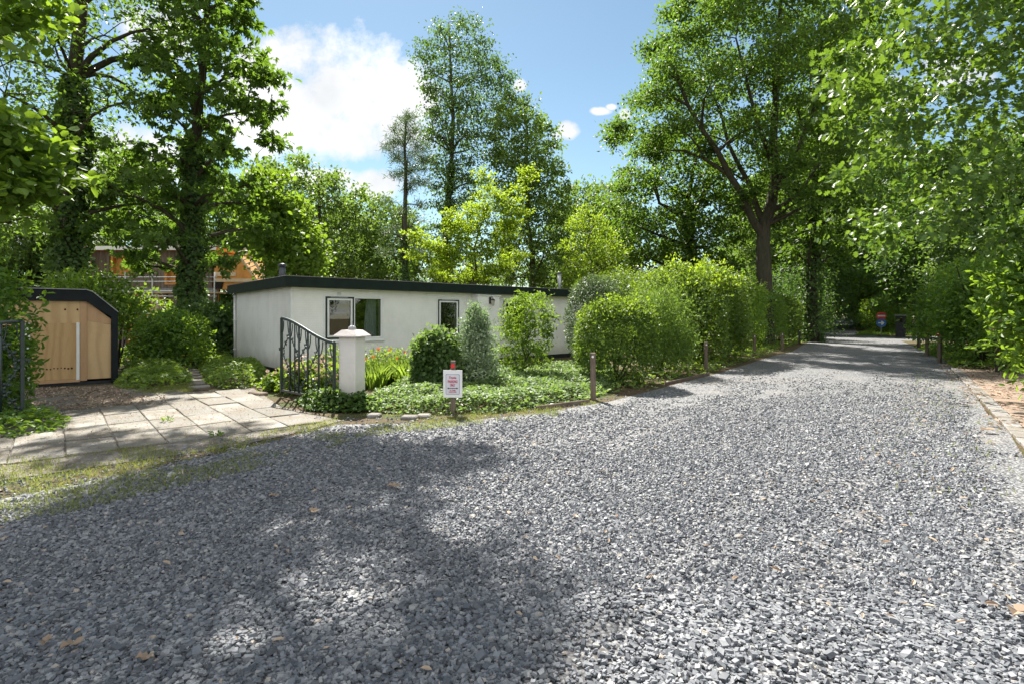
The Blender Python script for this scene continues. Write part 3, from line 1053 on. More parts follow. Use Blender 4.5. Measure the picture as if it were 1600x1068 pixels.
def gravel_stones():
    Vs, Fs, nv = [], [], 0
    for (y0, y1, dens, size, kind) in ((1.9, 3.1, 4400, .0225, 0), (3.1, 4.6, 3900, .0225, 1), (4.6, 6.5, 2500, .0235, 1), (6.5, 9.0, 1250, .025, 1), (9.0, 11.0, 950, .026, 1), (11.0, 16.0, 520, .028, 1)):
        x1 = 1.04 * y1 + .3
        n = int(dens * (y1 - y0) * 2 * x1)
        x = (rng.random(n) * 2 - 1) * x1
        y = y0 + (y1 - y0) * rng.random(n)
        ins = in_poly(x, y, ROAD_POLY)
        ok = (np.abs(x) < 1.04 * y + .3) & (ins | ((x < 2.4) & (rng.random(n) < .16 * np.clip(1 - dist_poly(x, y, ROAD_POLY) / .9, 0, 1))))
        x, y = x[ok], y[ok]
        # thin where cars have packed the bed, along the verge, and with distance
        de = dist_poly(x, y, ROAD_POLY)
        track = vnoise(x * 1.0 - y * .78, y * .15, .55, 1) * .75 + .25 * vnoise(x, y, .35, 12)
        thin = np.clip((track - .60) * 2.8, 0, .78) + np.clip(.7 - de * 1.0, 0, .7) * in_poly(x, y, ROAD_POLY) + np.clip((y - 7.0) / 8.0, 0, 1) * .95
        k = rng.random(len(x)) > thin
        x, y = x[k], y[k]
        n = len(x)
        sc = size * np.exp(rng.normal(0, .27, n))
        half = np.stack([sc * .58, sc * (.32 + .16 * rng.random(n)), sc * (.13 + .17 * rng.random(n))], -1)
        if kind == 0:
            sg = np.array([(-1, -1, -1), (1, -1, -1), (1, 1, -1), (-1, 1, -1), (-1, -1, 1), (1, -1, 1), (1, 1, 1), (-1, 1, 1)], float)
            ft = [(4, 5, 6), (4, 6, 7), (0, 1, 5), (0, 5, 4), (1, 2, 6), (1, 6, 5), (2, 3, 7), (2, 7, 6), (3, 0, 4), (3, 4, 7)]
            jit = np.concatenate([.8 + .35 * rng.random((n, 4, 3)), .45 + .55 * rng.random((n, 4, 3))], 1)
            jit[:, 4:, 2] = .55 + .55 * rng.random((n, 4))
        else:
            sg = np.array([(-1, -1, -1), (1, -1, -1), (1, 1, -1), (-1, 1, -1), (-.55, 0, 1), (.55, 0, 1)], float)
            ft = [(0, 1, 5), (0, 5, 4), (1, 2, 5), (2, 3, 4), (2, 4, 5), (3, 0, 4)]
            jit = .7 + .55 * rng.random((n, 6, 3))
        c = sg[None] * half[:, None] * jit
        if kind == 1:
            c[:, 4:, 1] += half[:, None, 1] * rng.uniform(-.7, .7, (n, 2))
        tx, ty, yaw = rng.normal(0, .22, n), rng.normal(0, .22, n), rng.random(n) * 6.283

        def Rt(c, a, i, j):
            ca, sa = np.cos(a)[:, None], np.sin(a)[:, None]
            p, q = c[..., i] * ca - c[..., j] * sa, c[..., i] * sa + c[..., j] * ca
            c = c.copy()
            c[..., i], c[..., j] = p, q
            return c
        c = Rt(c, tx, 1, 2); c = Rt(c, ty, 0, 2); c = Rt(c, yaw, 0, 1)
        ctr = np.stack([x, y, .005 + half[:, 2] * .6 + .012 * rng.random(n) ** 1.5], -1)
        m = sg.shape[0]
        Vs.append((ctr[:, None] + c).reshape(-1, 3))
        Fs.append((np.array(ft)[None] + nv + (np.arange(n) * m)[:, None, None]).reshape(-1, 3))
        nv += n * m
    o = np_mesh('gravel', np.concatenate(Vs), np.concatenate(Fs), M['stone'])
    tag(o, 'dark grey crushed stone chips covering the lane and forecourt', 'gravel', kind='stuff')


gravel_stones()

# driveway of slabs in front of the shed
U = np.array([.752, .658, 0.0])          # along the bungalow's front
W = np.array([-.658, .752, 0.0])         # away from the front, into the garden
UZ = np.array([0, 0, 1.0])
DRIVE = [tuple(at(-60, 612)[:2]), tuple(at(60, 608)[:2]), tuple(at(190, 600)[:2]), tuple(at(300, 612)[:2]), tuple(at(395, 606)[:2]), tuple(at(437, 634)[:2]), tuple(at(535, 657)[:2]), (-3.1, 7.35), (-3.5, 6.7), (-5.2, 5.2), (-8.5, 5.0)]
sheet('driveway', DRIVE, 0.008, M['drivebed'])
drive_o = bpy.data.objects['driveway']
o0 = np.array([-6.1, 9.83, 0.0])
slab_meshes = {}
for key, mt in (('g', 'slabgrey'), ('l', 'slablight')):
    for v_ in range(3):
        mb = MB()
        j = [rng.normal(0, .006) for _ in range(4)]
        mb.box(-.245 + j[0] * .3, .245 + j[1] * .3, -.475, .475, -.05, .0, bev=.008)
        me = bpy.data.meshes.new('slab')
        me.from_pydata(mb.v, [], mb.f); me.update()
        me.materials.append(M[mt])
        slab_meshes[(key, v_)] = me
for i in range(-9, 8):
    for j in range(-4, 5):
        c = o0 + U * (i * .505) + W * (j * .965 + (.48 if i % 2 else 0) * 0)
        cc = np.array([c + U * a + W * b for a in (-.24, .24) for b in (-.46, .46)])
        if in_poly(cc[:, 0], cc[:, 1], DRIVE).sum() < 3:
            continue
        # the patch of litter before the shed has no slabs
        if i < -1 and c[0] < -7.0 and c[1] > 9.3 and vnoise(c[0], c[1], 1.1, 2) > .25:
            continue
        light = (i + j) % 2 == 0 and rng.random() < .8
        s = bpy.data.objects.new('slab', slab_meshes[('l' if light else 'g', int(rng.integers(3)))])
        COL.objects.link(s)
        s.parent = drive_o
        s.location = (c[0], c[1], .026 + rng.normal(0, .004))
        s.rotation_euler = (rng.normal(0, .012), rng.normal(0, .012), math.atan2(U[1], U[0]) + rng.normal(0, .012))

# stepping path between the ground covers
PATH_L = [at(292, 570), at(303, 608)]
sheet('garden_path', [tuple(at(285, 572)[:2]), tuple(at(302, 572)[:2]), tuple(at(328, 609)[:2]), tuple(at(298, 609)[:2])], 0.01, M['soil'])
path_o = bpy.data.objects['garden_path']
pa, pb = at(313, 608), at(293, 574)
for i in range(8):
    c = pa + (pb - pa) * (i + .5) / 8
    mb = MB()
    mb.box(-.22, .22, -.17, .17, -.03, .02, bev=.008)
    me = bpy.data.meshes.new('slab'); me.from_pydata(mb.v, [], mb.f); me.update(); me.materials.append(M['slablight'])
    s = bpy.data.objects.new('slab', me); COL.objects.link(s); s.parent = path_o
    s.location = (c[0], c[1], .02)
    s.rotation_euler = (0, 0, math.atan2((pb - pa)[1], (pb - pa)[0]) - math.pi / 2 + rng.normal(0, .06))

# paved bay on the right with its kerb
K0, K1 = np.array([4.75, 4.36, 0]), np.array([13.75, 16.45, 0])
KD = norm(K1 - K0)
KN = np.array([KD[1], -KD[0], 0])
KLEN = float(np.linalg.norm(K1 - K0))
bay = [K0[:2], K1[:2], (K1 + KN * 5.5)[:2], (K0 + KN * 7)[:2]]
sheet('paved_bay', [tuple(p) for p in bay], 0.012, M['soil'])
bay_o = bpy.data.objects['paved_bay']
krz = math.atan2(KD[1], KD[0])


def piece(name, mesh, parent, c, rz, dz):
    s = bpy.data.objects.new(name, mesh)
    COL.objects.link(s)
    s.parent = parent
    s.location = (c[0], c[1], dz)
    s.rotation_euler = (rng.normal(0, .006), rng.normal(0, .006), rz)
    return s


def block_mesh(name, a, b, h, mat, bev=.008):
    mb = MB()
    mb.box(-a, a, -b, b, -h, 0, bev=bev)
    me = bpy.data.meshes.new(name); me.from_pydata(mb.v, [], mb.f); me.update(); me.materials.append(mat)
    return me


kb = block_mesh('kerb_block', .146, .10, .08, M['kerbstone'])
for i in range(int(KLEN / .30)):
    piece('kerb_block', kb, bay_o, K0 + KD * (i * .30 + .15) + KN * (.11 + rng.normal(0, .004)), krz + rng.normal(0, .012), .045 + rng.normal(0, .004))
for i in range(int(KLEN / .30)):
    if i > 14:
        piece('kerb_block', kb, bay_o, K0 + KD * (i * .30 + .15) + KN * (1.48 + rng.normal(0, .004)), krz + rng.normal(0, .012), .04 + rng.normal(0, .004))
pv = block_mesh('paver', .145, .197, .05, M['paver'])
for j, off in enumerate((.42, .82, 1.20, 1.80, 2.20, 2.60)):
    for i in range(int(KLEN / .30)):
        c = K0 + KD * (i * .30 + .15 + (.15 if j % 2 else 0)) + KN * off
        if i < 5 or c[0] / c[1] > 1.15:
            continue
        piece('paver', pv, bay_o, c, krz + rng.normal(0, .01), .036 + rng.normal(0, .003))

# lawn beyond the side road on the far right
sheet('lawn', [(29.0, 44.6), (60, 45.5), (60, 75), (43, 62.5)], 0.012, M['ground'])

#@@HOUSE
# ------------------------------------------------------------------ the white bungalow
HC = np.array([-5.93, 14.1, 0.0])
HL, HD, HT = 11.7, 5.7, 2.45
HRZ = math.atan2(U[1], U[0])


def s_at(px):
    """distance along the front at a picture column"""
    k = (px - 800) / F_PX
    return (k * HC[1] - HC[0]) / (U[0] - U[1] * k)


def z_at(px, py):
    s = s_at(px)
    return CAM_H + (HZ - py) / F_PX * (HC[1] + s * U[1])


def bungalow():
    root = empty('bungalow', tuple(HC), HRZ)
    tag(root, 'low white bungalow with dark green fascia under a flat roof', 'house')
    wins = []                                        # (s0, s1, z0, z1)
    w1 = (s_at(508), s_at(597), z_at(550, 529), z_at(550, 464))
    w2 = (s_at(684), s_at(717), z_at(700, 524), z_at(700, 468))
    w3 = (s_at(786), s_at(822), z_at(800, 525), z_at(800, 470))
    wins = [w1, w2, w3]
    # front wall pierced by the windows: one mesh of butted pieces
    mb = MB()
    th = .28
    zb, zt = .16, HT
    cuts = [0.0]
    for (a, b, c, d) in wins:
        mb.box(cuts[-1], a, 0, th, zb, zt)
        mb.box(a, b, 0, th, zb, c)
        mb.box(a, b, 0, th, d, zt)
        cuts.append(b)
    mb.box(cuts[-1], HL, 0, th, zb, zt)
    mb.build('front_wall', M['plaster'], root)
    MB().box(0, th, th, HD, zb, zt).build('side_wall', M['plaster'], root)
    MB().box(HL - th, HL, th, HD - th, zb, zt).build('side_wall', M['plaster'], root)
    MB().box(th, HL, HD - th, HD, zb, zt).build('back_wall', M['plaster'], root)
    MB().box(.012, HL - .012, .012, HD - .012, -.1, zb - .002).build('plinth', M['plinth'], root)
    MB().box(th, HL - th, th, HD - th, zb, zb + .03).build('floor', M['interior'], root)
    MB().box(th, HL - th, 3.1, 3.2, zb + .04, zt).build('inner_wall', M['interior'], root)
    # roof slab, fascia boards, felt edge
    o = .22
    MB().box(-o + .03, HL + o - .03, -o + .03, HD + o - .03, HT + .002, HT + .2).build('ceiling_slab', M['whitepaint'], root)
    f = MB()
    f.box(-o, HL + o, -o, -o + .028, HT - .03, HT + .25, bev=.004)
    f.build('fascia', M['fascia'], root)
    f = MB(); f.box(-o, -o + .028, -o + .029, HD + o, HT - .03, HT + .25, bev=.004); f.build('fascia', M['fascia'], root)
    f = MB(); f.box(HL + o - .028, HL + o, -o + .029, HD + o, HT - .03, HT + .25, bev=.004); f.build('fascia', M['fascia'], root)
    f = MB()
    f.box(-o - .012, HL + o + .012, -o - .012, HD + o + .012, HT + .252, HT + .275, bev=.005)
    f.build('roof', M['roof'], root)
    # chimney breast
    a, b = s_at(737), s_at(771)
    mbx = MB(); mbx.box(a, b, -.34, -.002, .16, z_at(755, 463), bev=.01); mbx.build('chimney_breast', M['plaster'], root)
    MB().box(a + .01, b - .01, -.33, -.002, -.1, .158).build('plinth', M['plinth'], root)
    MB().box(a - .05, b + .05, -.37, -.003, z_at(755, 463) + .002, z_at(755, 463) + .03).build('ledge', M['whitepaint'], root)
    # air grille above the wide window
    g0 = s_at(529.5)
    gm = MB(); gm.box(g0 - .075, g0 + .075, -.012, -.001, 2.22, 2.36, bev=.004)
    gr = gm.build('air_grille', M['whitepaint'], root)
    sm = MB()
    for i in range(3):
        sm.box(g0 - .055, g0 + .055, -.016, -.0125, 2.245 + i * .035, 2.257 + i * .035)
    sm.build('slot', M['lead'], gr)
    # windows
    gp, wp = M['greenpaint'], M['whitepaint']

    def ring(x0, x1, z0, z1, t, y0, y1, mat, name, parent):
        m = MB()
        m.box(x0, x0 + t, y0, y1, z0, z1, bev=.003); m.box(x1 - t, x1, y0, y1, z0, z1, bev=.003)
        m.box(x0 + t, x1 - t, y0, y1, z0, z0 + t, bev=.003); m.box(x0 + t, x1 - t, y0, y1, z1 - t, z1, bev=.003)
        return m.build(name, mat, parent)

    def window(w, split=None):
        a, b, c, d = w
        lab = ring(a + .001, b - .001, c + .001, d - .001, .045, -.012, .10, gp if not split else wp, 'window', root)
        t = .045
        if split:
            MB().box(split - .03, split + .03, -.010, .095, c + t, d - t).build('mullion', wp, lab)
            ring(a + .004, split - .005, c + .004, d - .004, .05, -.024, -.0125, gp, 'outer_frame', lab)
            ring(a + .055, split - .055, c + .055, d - .055, .055, -.03, .04, wp, 'sash', lab)
            MB().box(a + .11, split - .11, .005, .012, c + .11, d - .11).build('pane', M['glass'], lab)
            MB().box(split + .03, b - t, .03, .037, c + t, d - t).build('pane', M['glass'], lab)
            mb = MB(); mb.box(a + .15, split - .2, -.03, -.025, d - .035, d - .012); mb.build('vent_strip', M['lead'], lab)
        else:
            ring(a + .05, b - .05, c + .05, d - .05, .05, -.02, .05, wp, 'sash', lab)
            MB().box(a + .10, b - .10, .01, .017, c + .10, d - .10).build('pane', M['glass'], lab)
            mb = MB(); mb.box(a + .15, b - .15, -.018, -.0125, d - .035, d - .012); mb.build('vent_strip', M['lead'], lab)
        # surround and sill
        ring(a - .06, b + .06, c - .06, d + .05, .058, -.016, -.001, wp, 'surround', lab)
        m = MB(); m.box(a - .07, b + .07, -.05, -.017, c - .085, c - .062, bev=.004); m.build('sill', wp, lab)
    window(w1, s_at(553))
    window(w2)
    window(w3)
    # corner boards and downpipes
    MB().box(-.022, .055, -.022, -.001, .16, HT - .04).build('corner_board', wp, root)
    MB().box(-.022, -.001, .002, .10, .16, HT - .04).build('corner_board', wp, root)
    for (x, y) in ((HL - .12, -.055), (-.055, HD - .1)):
        m = MB(); m.tube([(x, y, .05), (x, y, HT - .035)], .036, 10)
        for z in (.5, 1.5, 2.3):
            m.box(x - .05, x + .05, y - .045, y + .045, z, z + .03)
        m.build('downpipe', M['whitepaint'], root)
    # flues on the roof
    for px, py0, mt, r in ((441, 412, 'pipe', .095), (874, 425, 'zinc', .085)):
        # stands 2 m back from the front edge
        k = (px - 800) / F_PX
        h0 = HC + W * 2.4
        s = (k * h0[1] - h0[0]) / (U[0] - U[1] * k)
        s = max(s, .25)
        Yd = h0[1] + s * U[1]
        zt_ = CAM_H + (HZ - py0) / F_PX * Yd
        m = MB(); m.lathe([(r, HT + .27), (r, zt_ - .12), (r * .9, zt_ - .12), (r * .9, zt_ - .08)], (s, 2.4, 0), 14)
        fl = m.build('flue', M[mt], root)
        m = MB(); m.lathe([(r * .9, zt_ - .08), (r * 1.35, zt_ - .07), (r * 1.35, zt_ - .02), (r * .6, zt_)], (s, 2.4, 0), 14)
        m.build('cowl', M['pipe'], fl)
    # wall lantern on the chimney breast
    lx, lz = s_at(756), z_at(756, 463) - .02
    m = MB(); m.box(lx - .05, lx + .05, -.36, -.342, lz - .25, lz - .02, bev=.004)
    m.tube([(lx, -.36, lz - .1), (lx, -.42, lz - .02), (lx, -.48, lz - .02), (lx, -.5, lz - .08)], .012, 6)
    lam = m.build('wall_lamp', M['lampmetal'], root)
    m = MB(); m.lathe([(.03, lz - .32), (.055, lz - .3), (.075, lz - .14)], (lx, -.5, 0), 6, False); m.build('lamp_glass', M['lampglass'], lam)
    m = MB(); m.lathe([(.09, lz - .14), (.06, lz - .1), (.015, lz - .07)], (lx, -.5, 0), 6, False); m.build('lamp_cap', M['lampmetal'], lam)
    # curtain hanging inside the wide window
    c0, c1 = s_at(577), s_at(597)
    V, Fq = [], []
    n = 40
    for i in range(n + 1):
        t = i / n
        for k in range(7):
            zz = z_at(550, 532) + (z_at(550, 464) - z_at(550, 532)) * k / 6
            wid = 1 - .28 * abs(k / 6 - .25) * (k / 6 > .25)
            x = c1 - (c1 - c0) * (1 - t) * wid
            V.append((x, .36 + .03 * math.sin(t * 40) + .008 * math.sin(t * 93), zz))
    for i in range(n):
        for k in range(6):
            a = i * 7 + k
            Fq.append((a, a + 7, a + 8, a + 1))
    cu = np_mesh('curtain', np.array(V), np.array(Fq), M['curtain'], None, smooth=True)
    cu.location = tuple(HC); cu.rotation_euler = (0, 0, HRZ)
    tag(cu, 'grey curtain gathered behind the right pane of the wide window', 'curtain')
    return root


bungalow()

# ------------------------------------------------------------------ plywood shed with black felt roof
SC = np.array([-9.86, 13.15, 0.0])        # its right front corner; front runs along U to the left


def sh(px):
    k = (px - 800) / F_PX
    return (k * SC[1] - SC[0]) / (U[0] - U[1] * k)


def shz(px, py):
    return CAM_H + (HZ - py) / F_PX * (SC[1] + sh(px) * U[1])


def shed():
    root = empty('shed', tuple(SC), HRZ)
    tag(root, 'plywood fronted shed with black felted roof beside the driveway', 'shed')
    xl = -5.6
    x_ch = sh(135)                          # where the roof starts to slope
    x_r = sh(184)
    ztop = shz(120, 453) + .0
    zlow = shz(184, 488)
    D = 2.6
    t = .27
    outer = [(xl, 0), (xl, ztop), (x_ch, ztop), (x_ch + .12, ztop - .05), (x_r, zlow), (x_r, 0)]
    inner = [(xl + t, 0), (xl + t, ztop - t), (x_ch - .02, ztop - t), (x_ch + .06, ztop - t - .05), (x_r - .13, zlow - .12), (x_r - .13, 0)]
    # roof and cheek as one bent band of butted pieces
    band = MB()
    for i in range(len(outer) - 1):
        quad = [outer[i], outer[i + 1], inner[i + 1], inner[i]]
        band.prism(quad[::-1], -.06, D, 'y')
    band.build('roof', M['shedroof'], root)
    e = MB()
    for i in range(1, 4):
        (a, b), (c, d) = outer[i], outer[i + 1]
        ln = math.hypot(c - a, d - b)
        nx, nz = -(d - b) / ln, (c - a) / ln
        e.prism([(a, b + .002), (c, d + .002), (c + nx * .02, d + nz * .02 + .002), (a + nx * .02, b + nz * .02 + .002)][::-1], -.075, D + .01, 'y')
    e.build('roof_edge', M['lead'], root)
    xa, xb, xc = sh(45), sh(119), sh(125)
    xd, xe = sh(136), x_r - .135
    z1, zs = shz(90, 505), .10
    zi = ztop - t - .003
    m = MB(); m.box(xl + t, xd - (xd - xc) - .004, .0, .02, z1 + .004, zi); m.build('header_panel', M['ply'], root)
    m = MB(); m.box(xc, xd, -.006, .02, zs, zi); m.build('board', M['plyboard'], root)
    pnl = [(xd + .004, zs + .03), (xe, zs + .03), (xe, zlow - .30), (xd + .004, zlow - .24 + .02)]
    m = MB(); m.prism(pnl[::-1], 0, .02, 'y'); m.build('side_panel', M['ply2'], root)
    top = [(xd + .004, zlow - .215), (xe, zlow - .295), (xe, zlow - .17), (x_ch + .08, zi - .06), (xd + .004, zi)]
    m = MB(); m.prism(top[::-1], -.002, .018, 'y'); m.build('gusset_panel', M['plyboard'], root)
    m = MB(); m.box(xa + .03, xb - .0, -.012, .012, zs + .06, z1); d = m.build('door', M['plydoor'], root)
    for i in range(11):
        x, zz, r = xa + .12 + (xb - xa - .2) * i / 10, zs + .32 + rng.normal(0, .012), .013 + .012 * rng.random()
        kn = MB(); kn.prism([(x + r * math.cos(a), zz + r * 1.1 * math.sin(a)) for a in np.arange(8) * math.pi / 4], -.0165, -.0125, 'y'); kn.build('knot', M['knot'], d)
    for i in range(8):
        x, zz = xl + t + 1.6 + (xb - xl - 1.8) * (i // 2 * 2 + (i % 2) * .5) / 6.6, zi - .2
        kn = MB(); kn.prism([(x + .02 * math.cos(a), zz + .026 * math.sin(a)) for a in np.arange(8) * math.pi / 4], -.0045, -.0005, 'y'); kn.build('knot', M['knot'], root)
    m = MB(); m.box(xb + .002, xc - .006, -.03, .0, zs + .03, z1 + .01, bev=.004); m.build('door_post', M['whitepaint'], root)
    m = MB(); m.box(xa - .07, xa + .025, -.03, .0, zs - .02, z1 + .01, bev=.004); m.build('door_post', M['whitepaint'], root)
    m = MB(); m.box(xl + t, xa - .075, 0, .02, zs, z1); m.build('side_panel', M['ply'], root)
    m = MB(); m.box(xa - .05, xc - .004, -.025, .015, zs - .02, zs + .055, bev=.004); m.build('threshold', M['plyboard'], root)
    m = MB(); m.box(xl + t, xe, .005, .06, -.1, zs - .022); m.build('base_strip', M['plinth'], root)
    m = MB(); m.box(xl + t, x_r - .14, D - .05, D, 0, zlow); m.build('back_wall', M['ply'], root)


shed()

# ------------------------------------------------------------------ house under construction in the trees
def construction():
    Y = 30.0
    root = empty('unfinished_house', (-19.5, Y, 0))
    tag(root, 'unfinished house with grey timber cladding and orange openings behind the trees', 'house')
    X = lambda px: (px - 800) / F_PX * Y
    Z = lambda py: CAM_H + (HZ - py) / F_PX * Y
    x0, x1 = X(140), X(337)
    zt, zm = Z(392), Z(450)
    open1, open2 = (X(174), X(205), Z(430), Z(400)), (X(258), X(285), Z(445), Z(414))
    m = MB()
    w = .195
    n = int((x1 - x0) / w)
    for i in range(n):                              # upright boards, cut short round the openings
        a = x0 + i * w
        segs = [(zm, zt)]
        for (oa, ob, oc, od) in (open1, open2):
            if a + w > oa and a < ob:
                segs = [(zm, oc), (od, zt)]
        for (s0, s1) in segs:
            if s1 - s0 > .05:
                m.box(a + .006, a + w - .006, Y - .03 - .008 * rng.random(), Y, s0, s1)
    o = m.build('cladding', M['cladding'], root, True)
    o['kind'] = 'stuff'
    MB().box(x0, x1, Y + .25, Y + .35, 0, zt).build('wall', M['osb'], root, True)
    m = MB(); m.box(x0, x1, Y + .002, Y + .24, Z(457), zm - .004); m.build('floor_beam', M['lead'], root, True)
    for (oa, ob, oc, od) in (open1, open2):
        f = MB()
        f.box(oa, oa + .12, Y - .06, Y + .2, oc, od); f.box(ob - .12, ob, Y - .06, Y + .2, oc, od)
        f.box(oa + .12, ob - .12, Y - .06, Y + .2, od - .12, od); f.box(oa + .12, ob - .12, Y - .06, Y + .2, oc, oc + .1)
        fr = f.build('window', M['osb'], root, True)
        MB().box(oa + .12, ob - .12, Y + .16, Y + .19, oc + .1, od - .12).build('sheathing', M['osb'], fr, True)
    # ground floor: dark openings between posts
    m = MB(); m.box(X(195), X(262), Y + .6, Y + .7, 0, Z(458)); m.build('opening', M['darkgap'], root, True)
    for a, b, mt in ((143, 193, 'cladding'), (263, 337, 'cladding')):
        m = MB(); m.box(X(a), X(b), Y, Y + .2, 0, Z(458)); m.build('wall', M[mt], root, True)
    for a in (218, 240, 252):
        m = MB(); m.box(X(a), X(a) + .22, Y + .1, Y + .3, 0, Z(459)); m.build('post', M['pinewood' if a == 240 else 'cladding'], root, True)
    # roof edge
    m = MB(); m.box(x0 - .6, x1 + .3, Y - .5, Y + 4, zt + .004, zt + .16); m.build('roof', M['osb'], root, True)
    m = MB(); m.box(x0 - .62, x1 + .32, Y - .53, Y - .503, zt - .02, zt + .2); m.build('gutter', M['whitepaint'], root, True)
    # slanted dormer side on the left, and sheathed gable on the right
    m = MB(); m.prism([(X(122), Z(420)), (X(158), Z(420)), (X(150), Z(396)), (X(128), Z(392))][::-1], Y - 1.2, Y - .6, 'y'); m.build('dormer', M['osb'], root, True)
    m = MB(); m.prism([(X(338), Z(452)), (X(415), Z(452)), (X(378), Z(400)), (X(338), Z(395))][::-1], Y - .2, Y + 3, 'y'); m.build('gable', M['osb'], root, True)
    m = MB(); m.box(X(338), X(372), Y - .26, Y - .203, Z(432), Z(426)); m.build('batten', M['pinewood'], root, True)
    m = MB(); m.box(X(340), X(400), Y - .26, Y - .203, Z(441), Z(436)); m.build('batten', M['pinewood'], root, True)
    m = MB(); m.prism([(X(338), Z(452)), (X(350), Z(452)), (X(354), Z(437)), (X(338), Z(437))][::-1], Y - .25, Y - .21, 'y'); m.build('dark_window', M['darkgap'], root, True)
    # ladder up the roof slope
    Yl = Y - 1.2
    Pl = lambda px, py: P(px, py, Yl)
    a0, a1 = Pl(406, 446), Pl(368, 392)
    b0, b1 = Pl(419, 440), Pl(382, 388)
    lr = empty('ladder', tuple(a0))
    tag(lr, 'pale timber ladder leaning on the roof of the unfinished house', 'ladder')
    for p, q in ((a0, a1), (b0, b1)):
        m = MB(); m.tube([p, q], .07, 4, smooth=False); m.build('rail', M['pinewood'], lr, True)
    for i in range(9):
        t = (i + .5) / 9
        m = MB(); m.tube([a0 + (a1 - a0) * t, b0 + (b1 - b0) * t], .04, 4, smooth=False); m.build('rung', M['pinewood'], lr, True)
    # scaffold before the front
    Ys = Y - 1.3
    sr = empty('scaffold', (float((240 - 800) / F_PX * Ys), Ys, 0))
    tag(sr, 'steel tube scaffold along the front of the unfinished house', 'scaffold')
    Xs = lambda px: (px - 800) / F_PX * Ys
    Zs = lambda py: CAM_H + (HZ - py) / F_PX * Ys
    for px in (152, 196, 238, 292, 335):
        m = MB(); m.tube([(Xs(px), Ys, 0), (Xs(px), Ys, Zs(425))], .035, 6); m.build('standard', M['scaff'], sr, True)
    for py in (433, 440, 455, 463, 490):
        m = MB(); m.tube([(Xs(150), Ys + .05, Zs(py)), (Xs(338), Ys + .05, Zs(py))], .03, 6); m.build('ledger', M['scaff'], sr, True)
    m = MB(); m.box(Xs(150), Xs(338), Ys + .1, Ys + 1.0, Zs(458), Zs(456)); m.build('deck', M['pinewood'], sr, True)


construction()

#@@STREET
# ------------------------------------------------------------------ gate, pillar, posts and signs
G0, G1 = np.array([-3.2, 9.45, 0]), np.array([-4.72, 10.75, 0])


